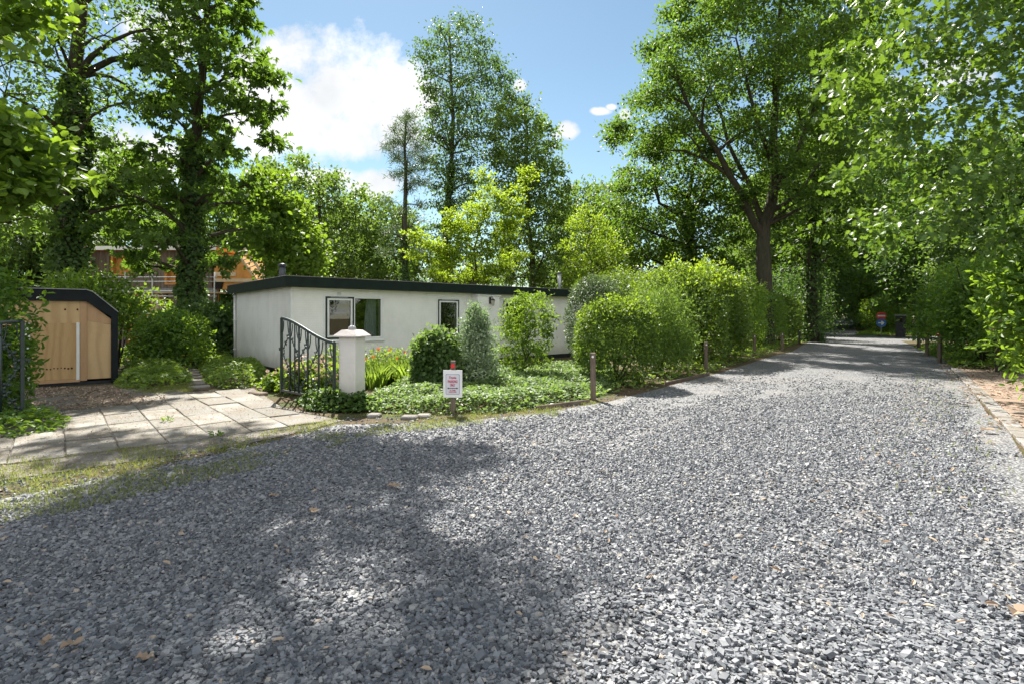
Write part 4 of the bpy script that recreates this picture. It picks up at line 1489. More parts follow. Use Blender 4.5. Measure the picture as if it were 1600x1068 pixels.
def gate(name, label, h, f, zh, zf, bars_t, thin, z_low=.12):
    """wrought iron leaf from hinge h to free end f, its top rail sweeping up from zh to zf"""
    root = empty(name, tuple(h))
    tag(root, label, 'gate', None)
    d = f - h
    ln = float(np.linalg.norm(d))
    e = d / ln

    def ztop(t):
        s = t * t * (3 - 2 * t)
        return zh + (zf - zh) * (0.35 * s + .65 * (1 - (1 - t) ** 2) if False else s * .75 + t * .25)

    def pt(t, z, off=0.0):
        return h + d * t + np.array([-e[1], e[0], 0]) * off + np.array([0, 0, z])
    iron = M['iron']
    m = MB(); m.tube([pt(t, ztop(t)) for t in np.linspace(0, 1, 25)], .024, 6, flat=1.3); m.build('top_rail', iron, root, True)
    ax = (h, e, np.array([-e[1], e[0], 0]), UZ)
    m = MB(); m.box(.02, ln - .02, -.016, .016, z_low, z_low + .045, ax, .003); m.build('bottom_rail', iron, root, True)
    m = MB(); m.box(-.025, .025, -.022, .022, z_low - .09, ztop(0) + .01, ax, .003); m.build('hinge_stile', iron, root, True)
    m = MB(); m.box(ln - .025, ln + .025, -.022, .022, z_low - .02, ztop(1) + .005, ax, .003); st = m.build('latch_stile', iron, root, True)
    m = MB(); m.box(ln + .025, ln + .10, -.012, .012, .98, 1.01, ax, .002); m.box(ln + .06, ln + .085, -.014, .014, .95, .98, ax); m.build('latch', iron, st, True)
    for t, tn in zip(bars_t, thin):
        m = MB(); w = .016 if tn else .021
        m.tube([pt(t, z_low + .04), pt(t, ztop(t) - .01)], w, 8)
        if not tn:
            m.tube([pt(t, ztop(t) - .20), pt(t, ztop(t) - .14)], .022, 8)
        m.build('bar', iron, root, True)
    edges = [0.0] + [t for t, tn in zip(bars_t, thin) if not tn] + [1.0]
    for i in range(len(edges) - 1):
        t0, t1 = edges[i], edges[i + 1]
        tm, wd = (t0 + t1) / 2, (t1 - t0) * ln
        m = MB()

        def q(s, z):
            return pt(tm + s * wd / ln, z)
        # arched braces under the rail
        for sd in (-1, 1):
            zz = ztop(tm)
            arc = [q(sd * (.46 - .22 * math.sin(a)), zz - .30 + .26 * (1 - math.cos(a)) + (ztop(tm + sd * .3 * wd / ln) - zz) * .6) for a in np.linspace(0, math.pi / 2, 7)]
            m.tube(arc, .011, 5)
        # S-shaped stems with trefoil leaves
        z0, z1 = z_low + .1, ztop(tm) - .28
        nst = 3 if z1 - z0 > .9 else 2
        for j in range(nst):
            za, zb = z0 + (z1 - z0) * j / nst + .04, z0 + (z1 - z0) * (j + .8) / nst
            sg_ = 1 if (i + j) % 2 else -1
            S_ = [q(sg_ * .26 * math.sin(2.6 * (u - .5)), za + (zb - za) * u) for u in np.linspace(0, 1, 9)]
            m.tube(S_, .011, 5)
            for (u, sgn) in ((0, 1), (0.5, -1), (1, 1)):
                c = S_[int(u * 8)]
                for ang in (0.4, 2.2, 4.2):
                    cc = c + (e * math.cos(ang) + UZ * math.sin(ang)) * .035
                    vs, n = [], 8
                    # small forged leaf, thickest in the middle
                    fr = (e * math.cos(ang) + UZ * math.sin(ang)); sd_ = (e * -math.sin(ang) + UZ * math.cos(ang)); nn = np.array([-e[1], e[0], 0])
                    pts8 = [cc - fr * .036, cc + sd_ * .03, cc + fr * .04, cc - sd_ * .03, cc + nn * .014, cc - nn * .014]
                    m.add(pts8, [(0, 1, 4), (1, 2, 4), (2, 3, 4), (3, 0, 4), (1, 0, 5), (2, 1, 5), (3, 2, 5), (0, 3, 5)])
        # curls above the bottom rail
        for sd in (-1, 1):
            m.tube([q(sd * .46, z_low + .16), q(sd * .38, z_low + .08), q(sd * .2, z_low + .055)], .009, 5)
        m.build('scroll', iron, root, True)
    return root


gate('gate', 'black wrought iron gate leaf with vine scrolls hung on the white pillar', G0, G1, 1.17, 1.61,
     [.14, .27, .47, .64, .725, .82], [True, False, False, False, True, False])
gate('gate', 'black iron gate leaf half buried in the laurel at the left edge', np.array([-8.5, 6.25, 0]), np.array([-7.42, 7.95, 0]), 1.17, 1.58,
     [.14, .27, .47, .64, .78, .88], [True, False, False, False, True, False])


def pillar():
    c = np.array([-2.93, 9.62, 0])
    root = empty('gate_pillar', tuple(c), math.radians(-16))
    tag(root, 'white painted brick gate pillar with stone cap and lead finial', 'pillar')
    w = .17
    m = MB(); m.box(-w, w, -w, w, .14, 1.27, bev=.012); m.build('shaft', M['plaster2'], root)
    m = MB(); m.box(-w - .004, w + .004, -w - .004, w + .004, -.1, .138); m.build('plinth', M['plinth'], root)
    m = MB()
    a, b, z0, z1, z2 = .245, .135, 1.272, 1.295, 1.40
    m.add([(-a, -a, z0), (a, -a, z0), (a, a, z0), (-a, a, z0), (-a, -a, z1), (a, -a, z1), (a, a, z1), (-a, a, z1), (-b, -b, z2), (b, -b, z2), (b, b, z2), (-b, b, z2)],
          [(3, 2, 1, 0), (0, 1, 5, 4), (1, 2, 6, 5), (2, 3, 7, 6), (3, 0, 4, 7), (4, 5, 9, 8), (5, 6, 10, 9), (6, 7, 11, 10), (7, 4, 8, 11), (8, 9, 10, 11)])
    cp = m.build('cap', M['capstone'], root)
    m = MB(); m.lathe([(.075, 1.402), (.073, 1.43), (.058, 1.46), (.03, 1.475), (.010, 1.48), (.009, 1.55), (.004, 1.56)], n=14); m.build('finial', M['lead'], cp)
    m = MB(); m.box(-w - .05, -w - .001, .0, .05, 1.02, 1.12, bev=.004); m.box(-w - .05, -w - .001, 0, .05, .32, .42, bev=.004); m.build('hinge', M['iron'], root)


pillar()


def post(name, label, base, h, w, mat, refl, group, rz, tilt=0.0, cap=False):
    root = empty(name, (base[0], base[1], float(gz(base[0], base[1]))), rz)
    root.rotation_euler = (tilt, tilt * .6, rz)
    tag(root, label, 'post', group)
    m = MB()
    m.box(-w / 2, w / 2, -w / 2, w / 2, -.15, h, bev=.008)
    m.build('shaft', mat, root)
    if refl:
        m = MB()
        r = .024 if not cap else w * .62
        if cap:
            m.box(-w / 2 - .012, w / 2 + .012, -w / 2 - .012, w / 2 + .012, h + .001, h + .07, bev=.012)
        else:
            vs = [(r * math.cos(2 * math.pi * k / 14), r * math.sin(2 * math.pi * k / 14)) for k in range(14)]
            m.prism([(x, h - .075 + z) for x, z in vs], -w / 2 - .012, -w / 2 - .001, 'y')
        m.build('reflector' if not cap else 'cap', refl, root)
    return root


LP = [(927, 624, .93, 'tall brown post nearest the camera beside the round clipped bush'),
      (1103, 580, .88, 'brown post with white reflector in front of the feathery bush'),
      (1179, 554, .86, 'brown post with reflector at the corner of the big hedge'),
      (1222, 548, .86, 'brown post with reflector, fourth along the lane from the camera'),
      (1249.5, 538, .86, 'slim post with reflector, fifth along the lane from the camera'),
      (1261.5, 533, .86, 'slim post with reflector, sixth along the lane from the camera'),
      (1270, 528.5, .88, 'slim post with reflector, farthest of the row along the lane')]
for i, (px, py, h, lab) in enumerate(LP):
    b = at(px, py)
    po = post('bollard', lab, b, h, .10 if i < 3 else .10, M['postwood'] if i < 4 else M['postdark'], M['refl'], 'wooden posts along the left of the lane', -.25, .012 * (1 if i % 2 else -1))
RP = [(1468, 567, .98, 'brown post with red top nearest the paved bay', 'postwood', True),
      (1448.5, 555, .95, 'dark brown post with red top in the middle of three on the right', 'postwood', True),
      (1435.5, 545, .80, 'plain black post farthest of three on the right of the lane', 'postdark', False)]
for px, py, h, lab, mt, cap in RP:
    post('bollard', lab, at(px, py), h, .11 if mt == 'postwood' else .12, M[mt], M['redrefl'] if cap else None, 'posts along the right of the lane', .3, .01, cap)


def parking_sign():
    b = at(708, 646)
    root = empty('parking_sign', tuple(b), math.radians(-3))
    tag(root, 'small white parking sign with red lettering on a short post', 'sign')
    m = MB(); m.box(-.038, .038, -.03, .03, -.15, .90, bev=.006); m.build('post', M['postwood'], root)
    n = 16
    m = MB(); m.prism([(.036 * math.cos(2 * math.pi * k / n), .815 + .036 * math.sin(2 * math.pi * k / n)) for k in range(n)], -.048, -.031, 'y'); m.build('reflector', M['redrefl'], root)
    z0, z1, w = .285, .748, .163
    m = MB(); m.box(-w, w, -.044, -.032, z0, z1, bev=.003); bd = m.build('board', M['whitesign'], root)

    def rr(hw, a, b, r):
        out = []
        for cx, cz, s in ((hw - r, b - r, 0), (-hw + r, b - r, 1), (-hw + r, a + r, 2), (hw - r, a + r, 3)):
            for k in range(5):
                t = (s + k / 4) * math.pi / 2
                out.append((cx + r * math.cos(t), cz + r * math.sin(t)))
        return out
    za, zb = .34, .68
    m = MB(); m.prism(rr(.117, za, zb, .014), -.0475, -.0445, 'y'); m.build('border', M['signline'], bd)
    m = MB(); m.prism(rr(.111, za + .006, zb - .006, .011), -.0495, -.048, 'y'); m.build('plate', M['signgrey'], bd)
    y = -.0515
    text_mesh('lettering', 'Toyota', .052, M['signred'], bd, (0, y, .622), width=.125)
    text_mesh('lettering', 'PARKING', .062, M['signred'], bd, (0, y, .555), width=.165)
    text_mesh('lettering', 'ONLY', .060, M['signred'], bd, (0, y, .494), width=.088)
    m = MB()
    za = .443
    m.prism([(-.095, za), (-.065, za + .014), (-.065, za + .005), (.065, za + .005), (.065, za + .014), (.095, za), (.065, za - .014), (.065, za - .005), (-.065, za - .005), (-.065, za - .014)], y - .001, y + .001, 'y')
    m.build('arrow', M['signblack'], bd)
    text_mesh('lettering', 'ALL OTHERS', .026, M['signred'], bd, (0, y, .408), width=.10)
    text_mesh('lettering', 'WILL BE TOWED', .026, M['signred'], bd, (0, y, .380), width=.13)


parking_sign()


def far_signs():
    b = at(1377, 525.5)
    b[2] = float(gz(b[0], b[1]))
    Yd = b[1]
    root = empty('traffic_sign', tuple(b), math.radians(-30))
    tag(root, 'red no entry disc above a round blue arrow sign on one pole', 'traffic sign')
    s = Yd / F_PX
    r = 6.6 * s
    zr = CAM_H + (HZ - 493.5) / F_PX * Yd - b[2]
    zb_ = CAM_H + (HZ - 504.5) / F_PX * Yd - b[2]
    m = MB(); m.tube([(0, 0, -.2), (0, 0, zr + r * .7)], .035, 10); m.build('pole', M['galv'], root)
    n = 28
    circ = lambda rr, cz: [(rr * math.cos(2 * math.pi * k / n), cz + rr * math.sin(2 * math.pi * k / n)) for k in range(n)]
    clip = [(x, min(max(z, zr - r * .84), zr + r * .84)) for x, z in circ(r, zr)]
    m = MB(); m.prism(clip, -.07, -.045, 'y'); d1 = m.build('no_entry_disc', M['redpaint'], root)
    m = MB(); m.box(-r * .76, r * .76, -.076, -.071, zr - r * .17, zr + r * .17); m.build('bar', M['whitesign'], d1)
    m = MB(); m.prism(circ(r, zb_), -.07, -.045, 'y'); d2 = m.build('arrow_disc', M['bluepaint'], root)
    m = MB()
    q = r * .62
    m.prism([(-q, zb_ - q * .2), (0, zb_ - q * .2), (-q * .1, zb_ - q * .75), (q * .3, zb_ - q * .75), (q, zb_), (q * .3, zb_ + q * .75), (-q * .1, zb_ + q * .75), (0, zb_ + q * .2), (-q, zb_ + q * .2)], -.076, -.071, 'y')
    m.build('arrow', M['whitesign'], d2)
    # dark pillar beside it
    c = at(1407, 527)
    c[2] = float(gz(c[0], c[1]))
    rt = empty('gate_pillar', tuple(c), math.radians(-30))
    tag(rt, 'charcoal brick pillar with a flat cap beside the round arrow sign', 'pillar')
    sc = c[1] / F_PX
    hw, h = 5.9 * sc, 33.5 * sc
    m = MB(); m.box(-hw, hw, -hw, hw, -.2, h, bev=.015); m.build('shaft', M['darkbrick'], rt)
    m = MB(); m.box(-hw - .06, hw + .06, -hw - .06, hw + .06, h + .002, h + .09, bev=.01); m.build('cap', M['lead'], rt)
    m = MB(); m.box(-hw * .3, hw * .25, -hw - .012, -hw - .002, h - .5, h - .18, bev=.004); m.build('plate', M['darkgap'], rt)


far_signs()

# board half hidden in the laurel on the right
def brown_board():
    a = P(1559, 509, 15.0)
    root = empty('notice_board', (a[0], a[1], 0), math.radians(-20))
    tag(root, 'small brown board on a post half hidden in the right laurel', 'board')
    m = MB(); m.box(-.04, .04, .0, .06, -.1, a[2] - .1); m.build('post', M['postdark'], root)
    c, s = math.cos(.28), math.sin(.28)
    ax = (np.array([0, -.03, a[2]]), np.array([c, 0, -s]), np.array([0, 1, 0]), np.array([s, 0, c]))
    m = MB(); m.box(-.2, .2, -.02, .02, -.22, .22, ax, .006); m.build('panel', M['brown'], root)


brown_board()

# timber edging and stones at the lip of the garden bed
for (p0, p1, lab) in (((838, 640), (921, 629), 'long low timber edging between the parking sign and the nearest brown post'), ((1040, 601), (1108, 585), 'low timber edging below the feathery bush')):
    a, b = at(*p0), at(*p1)
    e = norm(b - a)
    m = MB(); m.box(0, float(np.linalg.norm(b - a)), -.02, .02, -.05, .075, (a, e, np.array([-e[1], e[0], 0]), UZ), .008)
    o = m.build('edging_board', M['edging'])
    tag(o, lab, 'edging')
for (px, py, w, lab) in ((662, 652, .22, 'flat pale edging stone left of the parking sign'), (640, 654, .26, 'pale edging stone between pillar and parking sign'), (585, 651, .2, 'edging stone in the ivy by the white pillar'), (403, 616, .5, 'dark low edging stone at the foot of the flower bed by the gate')):
    c = at(px, py)
    m = MB(); m.box(-w / 2, w / 2, -.09, .09, -.05, .06, bev=.02)
    o = m.build('edging_stone', M['kerbstone'] if px != 403 else M['edging'])
    o.location = tuple(c); o.rotation_euler = (.03, -.02, -.15 if px != 403 else -.6)
    tag(o, lab, 'stone')

#@@PLANTS
# ------------------------------------------------------------------ garden plants
def ground_leaves(name, label, poly, count, leaf, mat, hgt=.14, shape='round', cat='ground cover', flat=1.0, edge=.3):
    x0, y0 = np.min(poly, 0); x1, y1 = np.max(poly, 0)
    x = x0 + (x1 - x0) * rng.random(count * 3); y = y0 + (y1 - y0) * rng.random(count * 3)
    k = in_poly(x, y, poly)
    x, y = x[k][:count], y[k][:count]
    de = np.clip(dist_poly(x, y, poly) / edge, .12, 1)
    mound = (vnoise(x, y, .55, 6) * .7 + .3 + .35 * vnoise(x, y, .17, 7)) * hgt * de
    z = gz(x, y) + .02 + mound * (.45 + .55 * rng.random(len(x)) ** .5)
    b = np.stack([x, y, z], -1)
    n_ = len(b)
    d = norm(rng.normal(0, 1, (n_, 3)) * np.array([1, 1, .4]))
    n = norm(np.array([0, 0, flat]) + rng.normal(0, .45, (n_, 3)))
    ti = np.clip(vnoise(x, y, .3, 9) * .7 + rng.random(n_) * .3, 0, 1)
    o = leaves(name, b, d, n, leaf * (.65 + .7 * rng.random(n_)), shape, mat, None, ti)
    return tag(o, label, cat, kind='stuff')


def px_poly(pp):
    return [tuple(at(*p)[:2]) for p in pp]


ground_leaves('ivy_carpet', 'pale glossy ivy carpeting the bed between the pillar and the parking sign',
              [(-2.9, 9.2), (-1.6, 8.75), (-.2, 8.95), (.9, 9.75), (1.6, 10.5), (2.2, 11.6), (3.0, 14.0), (3.2, 17.5), (-.5, 15.6), (-1.8, 14.2), (-2.8, 12.6), (-2.7, 10.4)], 34000, .085, M['ivypale'], .26, 'diamond')
ground_leaves('ground_cover', 'bright low ground cover in front of the laurel beside the shed', px_poly([(178, 606), (225, 612), (300, 600), (296, 586), (282, 574), (215, 578), (186, 590)]), 5200, .09, M['cover'], .42, 'diamond')
ground_leaves('ground_cover', 'bright low ground cover between garden path and bungalow side wall', px_poly([(322, 600), (352, 609), (400, 604), (425, 590), (410, 577), (350, 568), (310, 572)]), 6200, .09, M['cover'], .40, 'diamond')
ground_leaves('undergrowth', 'dark undergrowth round the foot of the ivy clad chestnut', [(-13.5, 17), (-9.9, 17.6), (-9.8, 19), (-9, 24), (-16, 24), (-16, 18.5)], 9000, .11, M['cover'], .45, 'round', 'undergrowth')
ground_leaves('lane_ivy', 'green ivy and weeds at the foot of the hedges along the lane', [(1.7, 10.7), (3.6, 12.7), (5.9, 15.5), (10.7, 22.2), (17.6, 32.2), (22.9, 40), (21.5, 41), (16, 33), (9.3, 23), (4.6, 16.6), (2.2, 12.2)], 15000, .09, M['cover'], .16)
ground_leaves('undergrowth', 'weeds and ivy at the foot of the right laurels by the red topped posts', [(14.0, 16.6), (15.2, 18.3), (21.5, 28), (24, 30), (24, 24), (19, 19), (16.5, 16.5)], 6000, .10, M['cover'], .22, 'round', 'undergrowth')
ground_leaves('undergrowth', 'ivy spilling out below the left gate leaf and laurel', [(-7.9, 6.6), (-6.7, 7.0), (-6.5, 7.7), (-7.1, 8.4), (-8.2, 8.6), (-9.2, 7.5)], 1800, .095, M['laurel'], .26, 'oval', 'undergrowth')
ground_leaves('undergrowth', 'dark ivy heaped round the foot of the white pillar', [(-3.5, 9.1), (-2.6, 8.9), (-2.3, 9.3), (-2.55, 9.9), (-3.3, 10.0), (-3.9, 10.2), (-4.2, 10.2)], 2600, .075, M['ivy'], .34, 'round', 'undergrowth')


def grass(name, label, poly, count, h, mat, clump=.5, thr=.35, seed=0):
    x0, y0 = np.min(poly, 0); x1, y1 = np.max(poly, 0)
    x = x0 + (x1 - x0) * rng.random(count * 4); y = y0 + (y1 - y0) * rng.random(count * 4)
    k = in_poly(x, y, poly) & (vnoise(x, y, clump, 20 + seed) * .7 + .3 * vnoise(x, y, clump / 3.5, 21 + seed) + rng.normal(0, .06, len(x)) > thr)
    x, y = x[k][:count], y[k][:count]
    n_ = len(x)
    b = np.stack([x, y, gz(x, y) + 0.004], -1)
    d = norm(rng.normal(0, .55, (n_, 3)) * np.array([1, 1, 0]) + np.array([0, 0, 1.0]))
    n = norm(rng.normal(0, 1, (n_, 3)))
    o = leaves(name, b, d, n, h * (.5 + rng.random(n_)), 'blade', mat, None, np.clip(vnoise(x, y, .4, 22) * .6 + .4 * rng.random(n_), 0, 1))
    return tag(o, label, 'grass', kind='stuff')


VERGE = [(-7.5, 3.2), (-5.0, 3.3), (-3.7, 4.4), (-2.5, 5.9), (-2.0, 7.2), (-1.0, 7.7), (.6, 8.5), (1.9, 9.9), (1.5, 10.2), (.4, 9.3), (-1.0, 8.85), (-2.6, 8.75), (-3.0, 8.2), (-3.7, 7.2), (-5.4, 6.1), (-8, 6.0)]
grass('verge_grass', 'thin yellow green grass along the edge of gravel and driveway', VERGE, 32000, .05, M['grass'], .6, .47)
grass('verge_grass', 'patch of short grass before the ground cover beside the shed', px_poly([(205, 614), (240, 606), (302, 600), (301, 612), (250, 616)]), 3500, .06, M['grass'], .5, .1, 3)
grass('bay_grass', 'grass tufts in the gravel along the kerb of the paved bay', [(3.2, 4.3), (4.6, 4.3), (6.2, 6.4), (13.7, 16.5), (12.6, 16.5), (9.8, 12.8), (4.5, 6.6)], 3200, .06, M['grass'], .22, .62, 5)
grass('lawn_grass', 'bright green lawn beyond the charcoal pillar', [(29.0, 44.6), (48, 45.2), (50, 62), (41, 60)], 12000, .22, M['lawn'], 3, .0, 7)


def litter(name, label, poly, count, size, thr=.4, seed=0, z=.02):
    x0, y0 = np.min(poly, 0); x1, y1 = np.max(poly, 0)
    x = x0 + (x1 - x0) * rng.random(count * 4); y = y0 + (y1 - y0) * rng.random(count * 4)
    k = in_poly(x, y, poly) & (vnoise(x, y, .7, 40 + seed) * .7 + .3 * vnoise(x, y, .2, 41 + seed) > thr)
    x, y = x[k][:count], y[k][:count]
    n_ = len(x)
    b = np.stack([x, y, gz(x, y) + z + .02 * rng.random(n_)], -1)
    d = norm(rng.normal(0, 1, (n_, 3)) * np.array([1, 1, .25]))
    n = norm(np.array([0, 0, 1.0]) + rng.normal(0, .3, (n_, 3)))
    o = leaves(name, b, d, n, size * (.5 + rng.random(n_)), 'oval', M['litter'], None)
    return tag(o, label, 'leaf litter', kind='stuff')


litter('leaf_litter', 'dry leaves drifted over the paved bay and under the right laurels', [(4.8, 4.6), (13.2, 16.2), (15.5, 18.8), (19, 19), (16, 14), (8, 4)], 3600, .075, .40, 0, .04)
litter('leaf_litter', 'scattered dry leaves on the gravel beside the kerb', [(2.6, 2.6), (3.9, 4.2), (6.0, 6.4), (13.2, 16.2), (12.0, 16.4), (8.2, 11.2), (3.4, 5.4), (2.4, 3.4)], 520, .055, .38, 2, .03)
litter('leaf_litter', 'brown leaf litter on the driveway in front of the shed', [(-11, 12.0), (-8.6, 12.4), (-7.0, 10.8), (-6.6, 9.8), (-8.3, 8.9), (-9.8, 9.6)], 4200, .05, .30, 4, .02)
litter('leaf_litter', 'crumbled leaves and grit strewn over the driveway slabs', DRIVE, 6000, .022, .38, 9, .03)
grass('joint_grass', 'sparse grass and moss growing in the joints of the driveway', DRIVE, 6000, .032, M['grass'], .4, .56, 11)
litter('leaf_litter', 'few fallen leaves over the shaded gravel and verge', [(-7, 3.8), (-2, 2.4), (3, 2.4), (3.4, 6), (-2.5, 8.4), (-7.5, 9)], 260, .045, .35, 6, .03)
for (px, py, sz, ang, lab) in ((420, 783, 0.09, .4, 'curled russet leaf lying on shaded gravel'), (481, 806, 0.11, -.2, 'straw coloured leaf on shaded gravel right of the russet leaf'), (604, 767, 0.14, .1, 'broad tan leaf in the sunny gap of the tree shade'),
                                (1582, 974, 0.14, .5, 'big pinkish dry leaf at the lower right edge'), (92, 1030, .10, 1.0, 'pale leaf near the lower left corner'), (66, 1024, .08, 2.0, 'tan leaf left of the pale leaf in the lower left corner'),
                                (1533, 677, 0.22, .2, 'rust brown leaf cluster beside the kerb'), (210, 1045, .08, .3, 'little tan leaf at the bottom edge')):
    c = at(px, py)
    T, Fc = LEAF['lobed']
    m = MB(); m.add([(x * sz, y * sz * .8, .035 * sz * 10 * (abs(y) ** 1.3) + .012 * math.sin(x * 7)) for x, y, z in T], Fc)
    o = m.build('fallen_leaf', M['litter'])
    o.location = (c[0], c[1], .05); o.rotation_euler = (.1, -.08, ang)
    tag(o, lab, 'leaf', 'single fallen leaves on the gravel')

# seedlings in the gap between slabs
for (px, py, lab) in ((338, 684, 'broad leaved weed growing at the edge of the driveway slabs'), (262, 660, 'small weed in the joint of the driveway slabs')):
    c = at(px, py)
    cnt = 26
    th = rng.random(cnt) * 6.28
    b = np.stack([c[0] + .05 * np.cos(th), c[1] + .05 * np.sin(th), .02 + .06 * rng.random(cnt)], -1)
    d = np.stack([np.cos(th), np.sin(th), .5 + .5 * rng.random(cnt)], -1)
    root = empty('weed', tuple(c)); tag(root, lab, 'weed')
    lr = leaves('leaf_rosette', b, d, np.array([[0, 0, 1.0]]) + rng.normal(0, .2, (cnt, 3)), .045 + .03 * rng.random(cnt), 'oval', M['seedling'], root)
    lr['kind'] = 'stuff'

# ivy covered stump
c = at(676, 613)
shrub('ivy_mound', 'rounded mound of dark ivy behind the parking sign', c + np.array([0, .45, 0]), [(0, 0, .45, .50, .48, .78), (.06, 0, .2, .55, .5, .45)], 7500, .085, M['ivy'], 'round', 2.4, depth=.22, rough=.12, cat='shrub', top_mat=M['ivypale'], tips=330)  # paler leaf tips on top put the highlights into the colour
# variegated shrub
c = at(742, 612)
shrub('variegated_shrub', 'feathery silver variegated shrub beside the ivy mound', c + np.array([0, .55, 0]), [(0, 0, .75, .48, .42, .62), (-.02, 0, 1.2, .38, .34, .50), (.08, .05, .35, .52, .42, .4), (-.12, .1, 1.62, .13, .13, .32), (.15, 0, 1.45, .14, .14, .35), (.02, -.1, 1.75, .08, .08, .2)], 7000, .07, M['varieg'], 'oval', 2.0, depth=.6, rough=.45, outw=.3, seed=2)
# small upright tree in the bed
def little_tree():
    b = at(817, 592)
    Y = b[1]
    C, R = poly_clumps([(850, 455), (862, 490), (858, 540), (845, 575), (800, 580), (784, 560), (786, 500), (800, 470), (825, 462)], Y, .55, 46, .14, .26)
    tree('young_tree', 'young upright leafy tree standing in front of the bungalow wall', b, P(825, 465, Y), .035, C, R, 12, 9, .085, M['bright'], M['barkgrey'], 'oval', .16, .35, .2, .25, .2, twigs=1, gnarl=.06)


little_tree()


# daylilies with orange flowers by the house
def daylily(c, label, nfl, seed):
    root = empty('daylily', tuple(c))
    tag(root, label, 'flowers', 'daylilies by the bungalow wall')
    cnt = 150
    th = rng.random(cnt) * 6.28
    rr = .32 * rng.random(cnt) ** .5
    b = np.stack([c[0] + rr * np.cos(th), c[1] + rr * np.sin(th), np.zeros(cnt)], -1)
    d = np.stack([.5 * np.cos(th), .5 * np.sin(th), np.ones(cnt)], -1) + rng.normal(0, .15, (cnt, 3))
    o = leaves('strap_leaves', b, d, rng.normal(0, 1, (cnt, 3)), .45 + .3 * rng.random(cnt), 'blade', M['lily'], root)
    o['kind'] = 'stuff'
    st = MB()
    for i in range(nfl):
        a = rng.random() * 6.28
        q = .30 * rng.random() ** .5
        top = c + np.array([q * 1.4 * math.cos(a), q * 1.4 * math.sin(a), .62 + .30 * rng.random()])
        st.tube([c + np.array([q * .5 * math.cos(a), q * .5 * math.sin(a), 0]), top], .006, 4)
        n6 = 6
        tt = np.arange(n6) * math.pi / 3 + rng.random()
        lean = norm(rng.normal(0, 1, 3) * np.array([1, .6, .2]) + np.array([.2, -.8, .5]))
        s1 = norm(np.cross(lean, UZ)); s2 = np.cross(s1, lean)
        dd = np.stack([lean * .55 + s1 * math.cos(x) + s2 * math.sin(x) for x in tt])
        leaves('flower', np.repeat(top[None], n6, 0), dd, np.repeat(lean[None], n6, 0), np.full(n6, .065), 'oval', M['orange'], root)
    st.build('stalks', M['lily'], root, True)


for (px, py, Y, lab, nf) in ((580, 0, 12.2, 'orange daylilies right beside the white pillar', 6), (600, 0, 13.3, 'orange daylilies under the right half of the wide window', 3), (622, 0, 13.0, 'orange daylilies midway between pillar and ivy mound', 3), (643, 0, 12.6, 'orange daylily next to the ivy mound', 3)):
    daylily(np.array([(px - 800) / F_PX * Y, Y, 0]), lab, nf, px)

# flower bed behind the gate: pale perennials
c = np.array([-4.2, 11.2, 0])
shrub('perennial', 'faded pink flowering perennials seen through the gate bars', c, [(0, 0, .25, .55, .35, .45), (.5, -.55, .2, .4, .3, .38), (-.45, .2, .2, .4, .35, .4)], 3200, .08, M['cover'], 'round', 2.2, depth=.6, rough=.25, top_mat=M['pinkflower'], tips=70)
c = at(425, 612)
shrub('perennial', 'low lime green perennial left of the open gate', c + np.array([0, .25, 0]), [(0, 0, .12, .32, .3, .26), (.25, .2, .15, .3, .3, .3)], 1500, .08, M['bright'], 'round', 2.2, depth=.6, rough=.2, top_mat=M['pinkflower'], tips=18)
shrub('perennial', 'tall green flower stems against the bungalow wall behind the gate', np.array([-4.0, 12.9, 0]), [(0, 0, .3, .8, .5, .62), (1.0, .5, .3, .7, .5, .5)], 2800, .085, M['lily'], 'oval', 2.2, depth=.7, rough=.3)

# laurels and shrubs on the left
shrub('laurel_bush', 'glossy laurel towering behind the gate leaf at the left edge', (-8.72, 8.15, 0), [(0, 0, 1.25, .82, .85, 1.36), (.1, -.1, .7, .8, .85, .8), (-.3, -.7, 1.0, .8, .7, 1.3)], 15000, .12, M['laurel'], 'oval', 2.9, depth=.35, rough=.16, stem=9)
c = at(238, 582)
shrub('laurel_bush', 'round glossy laurel between shed and garden path', c + np.array([0, .9, 0]), [(0, 0, .8, 1.0, .85, .95), (-.5, .1, .7, .7, .7, .85)], 5200, .13, M['laurel'], 'oval', 2.4, depth=.45, rough=.18)
shrub('elder_bush', 'loose light green bush overhanging the shed roof', P(158, 494, 16.5) * np.array([1, 1, 0]), [(0, 0, 2.0, 1.0, .9, 1.1), (-.9, .3, 2.3, .9, .9, .75), (.6, 0, 1.5, .7, .7, .8)], 3600, .14, M['bright'], 'diamond', 2.1, depth=.6, rough=.3)
shrub('elder_bush', 'loose green bush partly hiding the scaffold of the unfinished house', P(212, 494, 23.0) * np.array([1, 1, 0]), [(0, 0, 1.6, 1.0, .9, 1.2), (1.6, .3, 1.2, .9, .8, 1.0)], 1700, .17, M['bright'], 'diamond', 2.1, depth=.7, rough=.35)
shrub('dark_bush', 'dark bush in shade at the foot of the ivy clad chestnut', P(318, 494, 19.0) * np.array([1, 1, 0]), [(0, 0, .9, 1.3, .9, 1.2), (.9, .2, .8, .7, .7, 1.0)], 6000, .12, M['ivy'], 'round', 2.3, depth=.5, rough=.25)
shrub('dark_bush', 'dark hedge bush against the rear end of the bungalow side', P(352, 494, 21.5) * np.array([1, 1, 0]), [(0, 0, .8, 1.1, .8, 1.1)], 3600, .11, M['laurel'], 'round', 2.8, depth=.4, rough=.12)

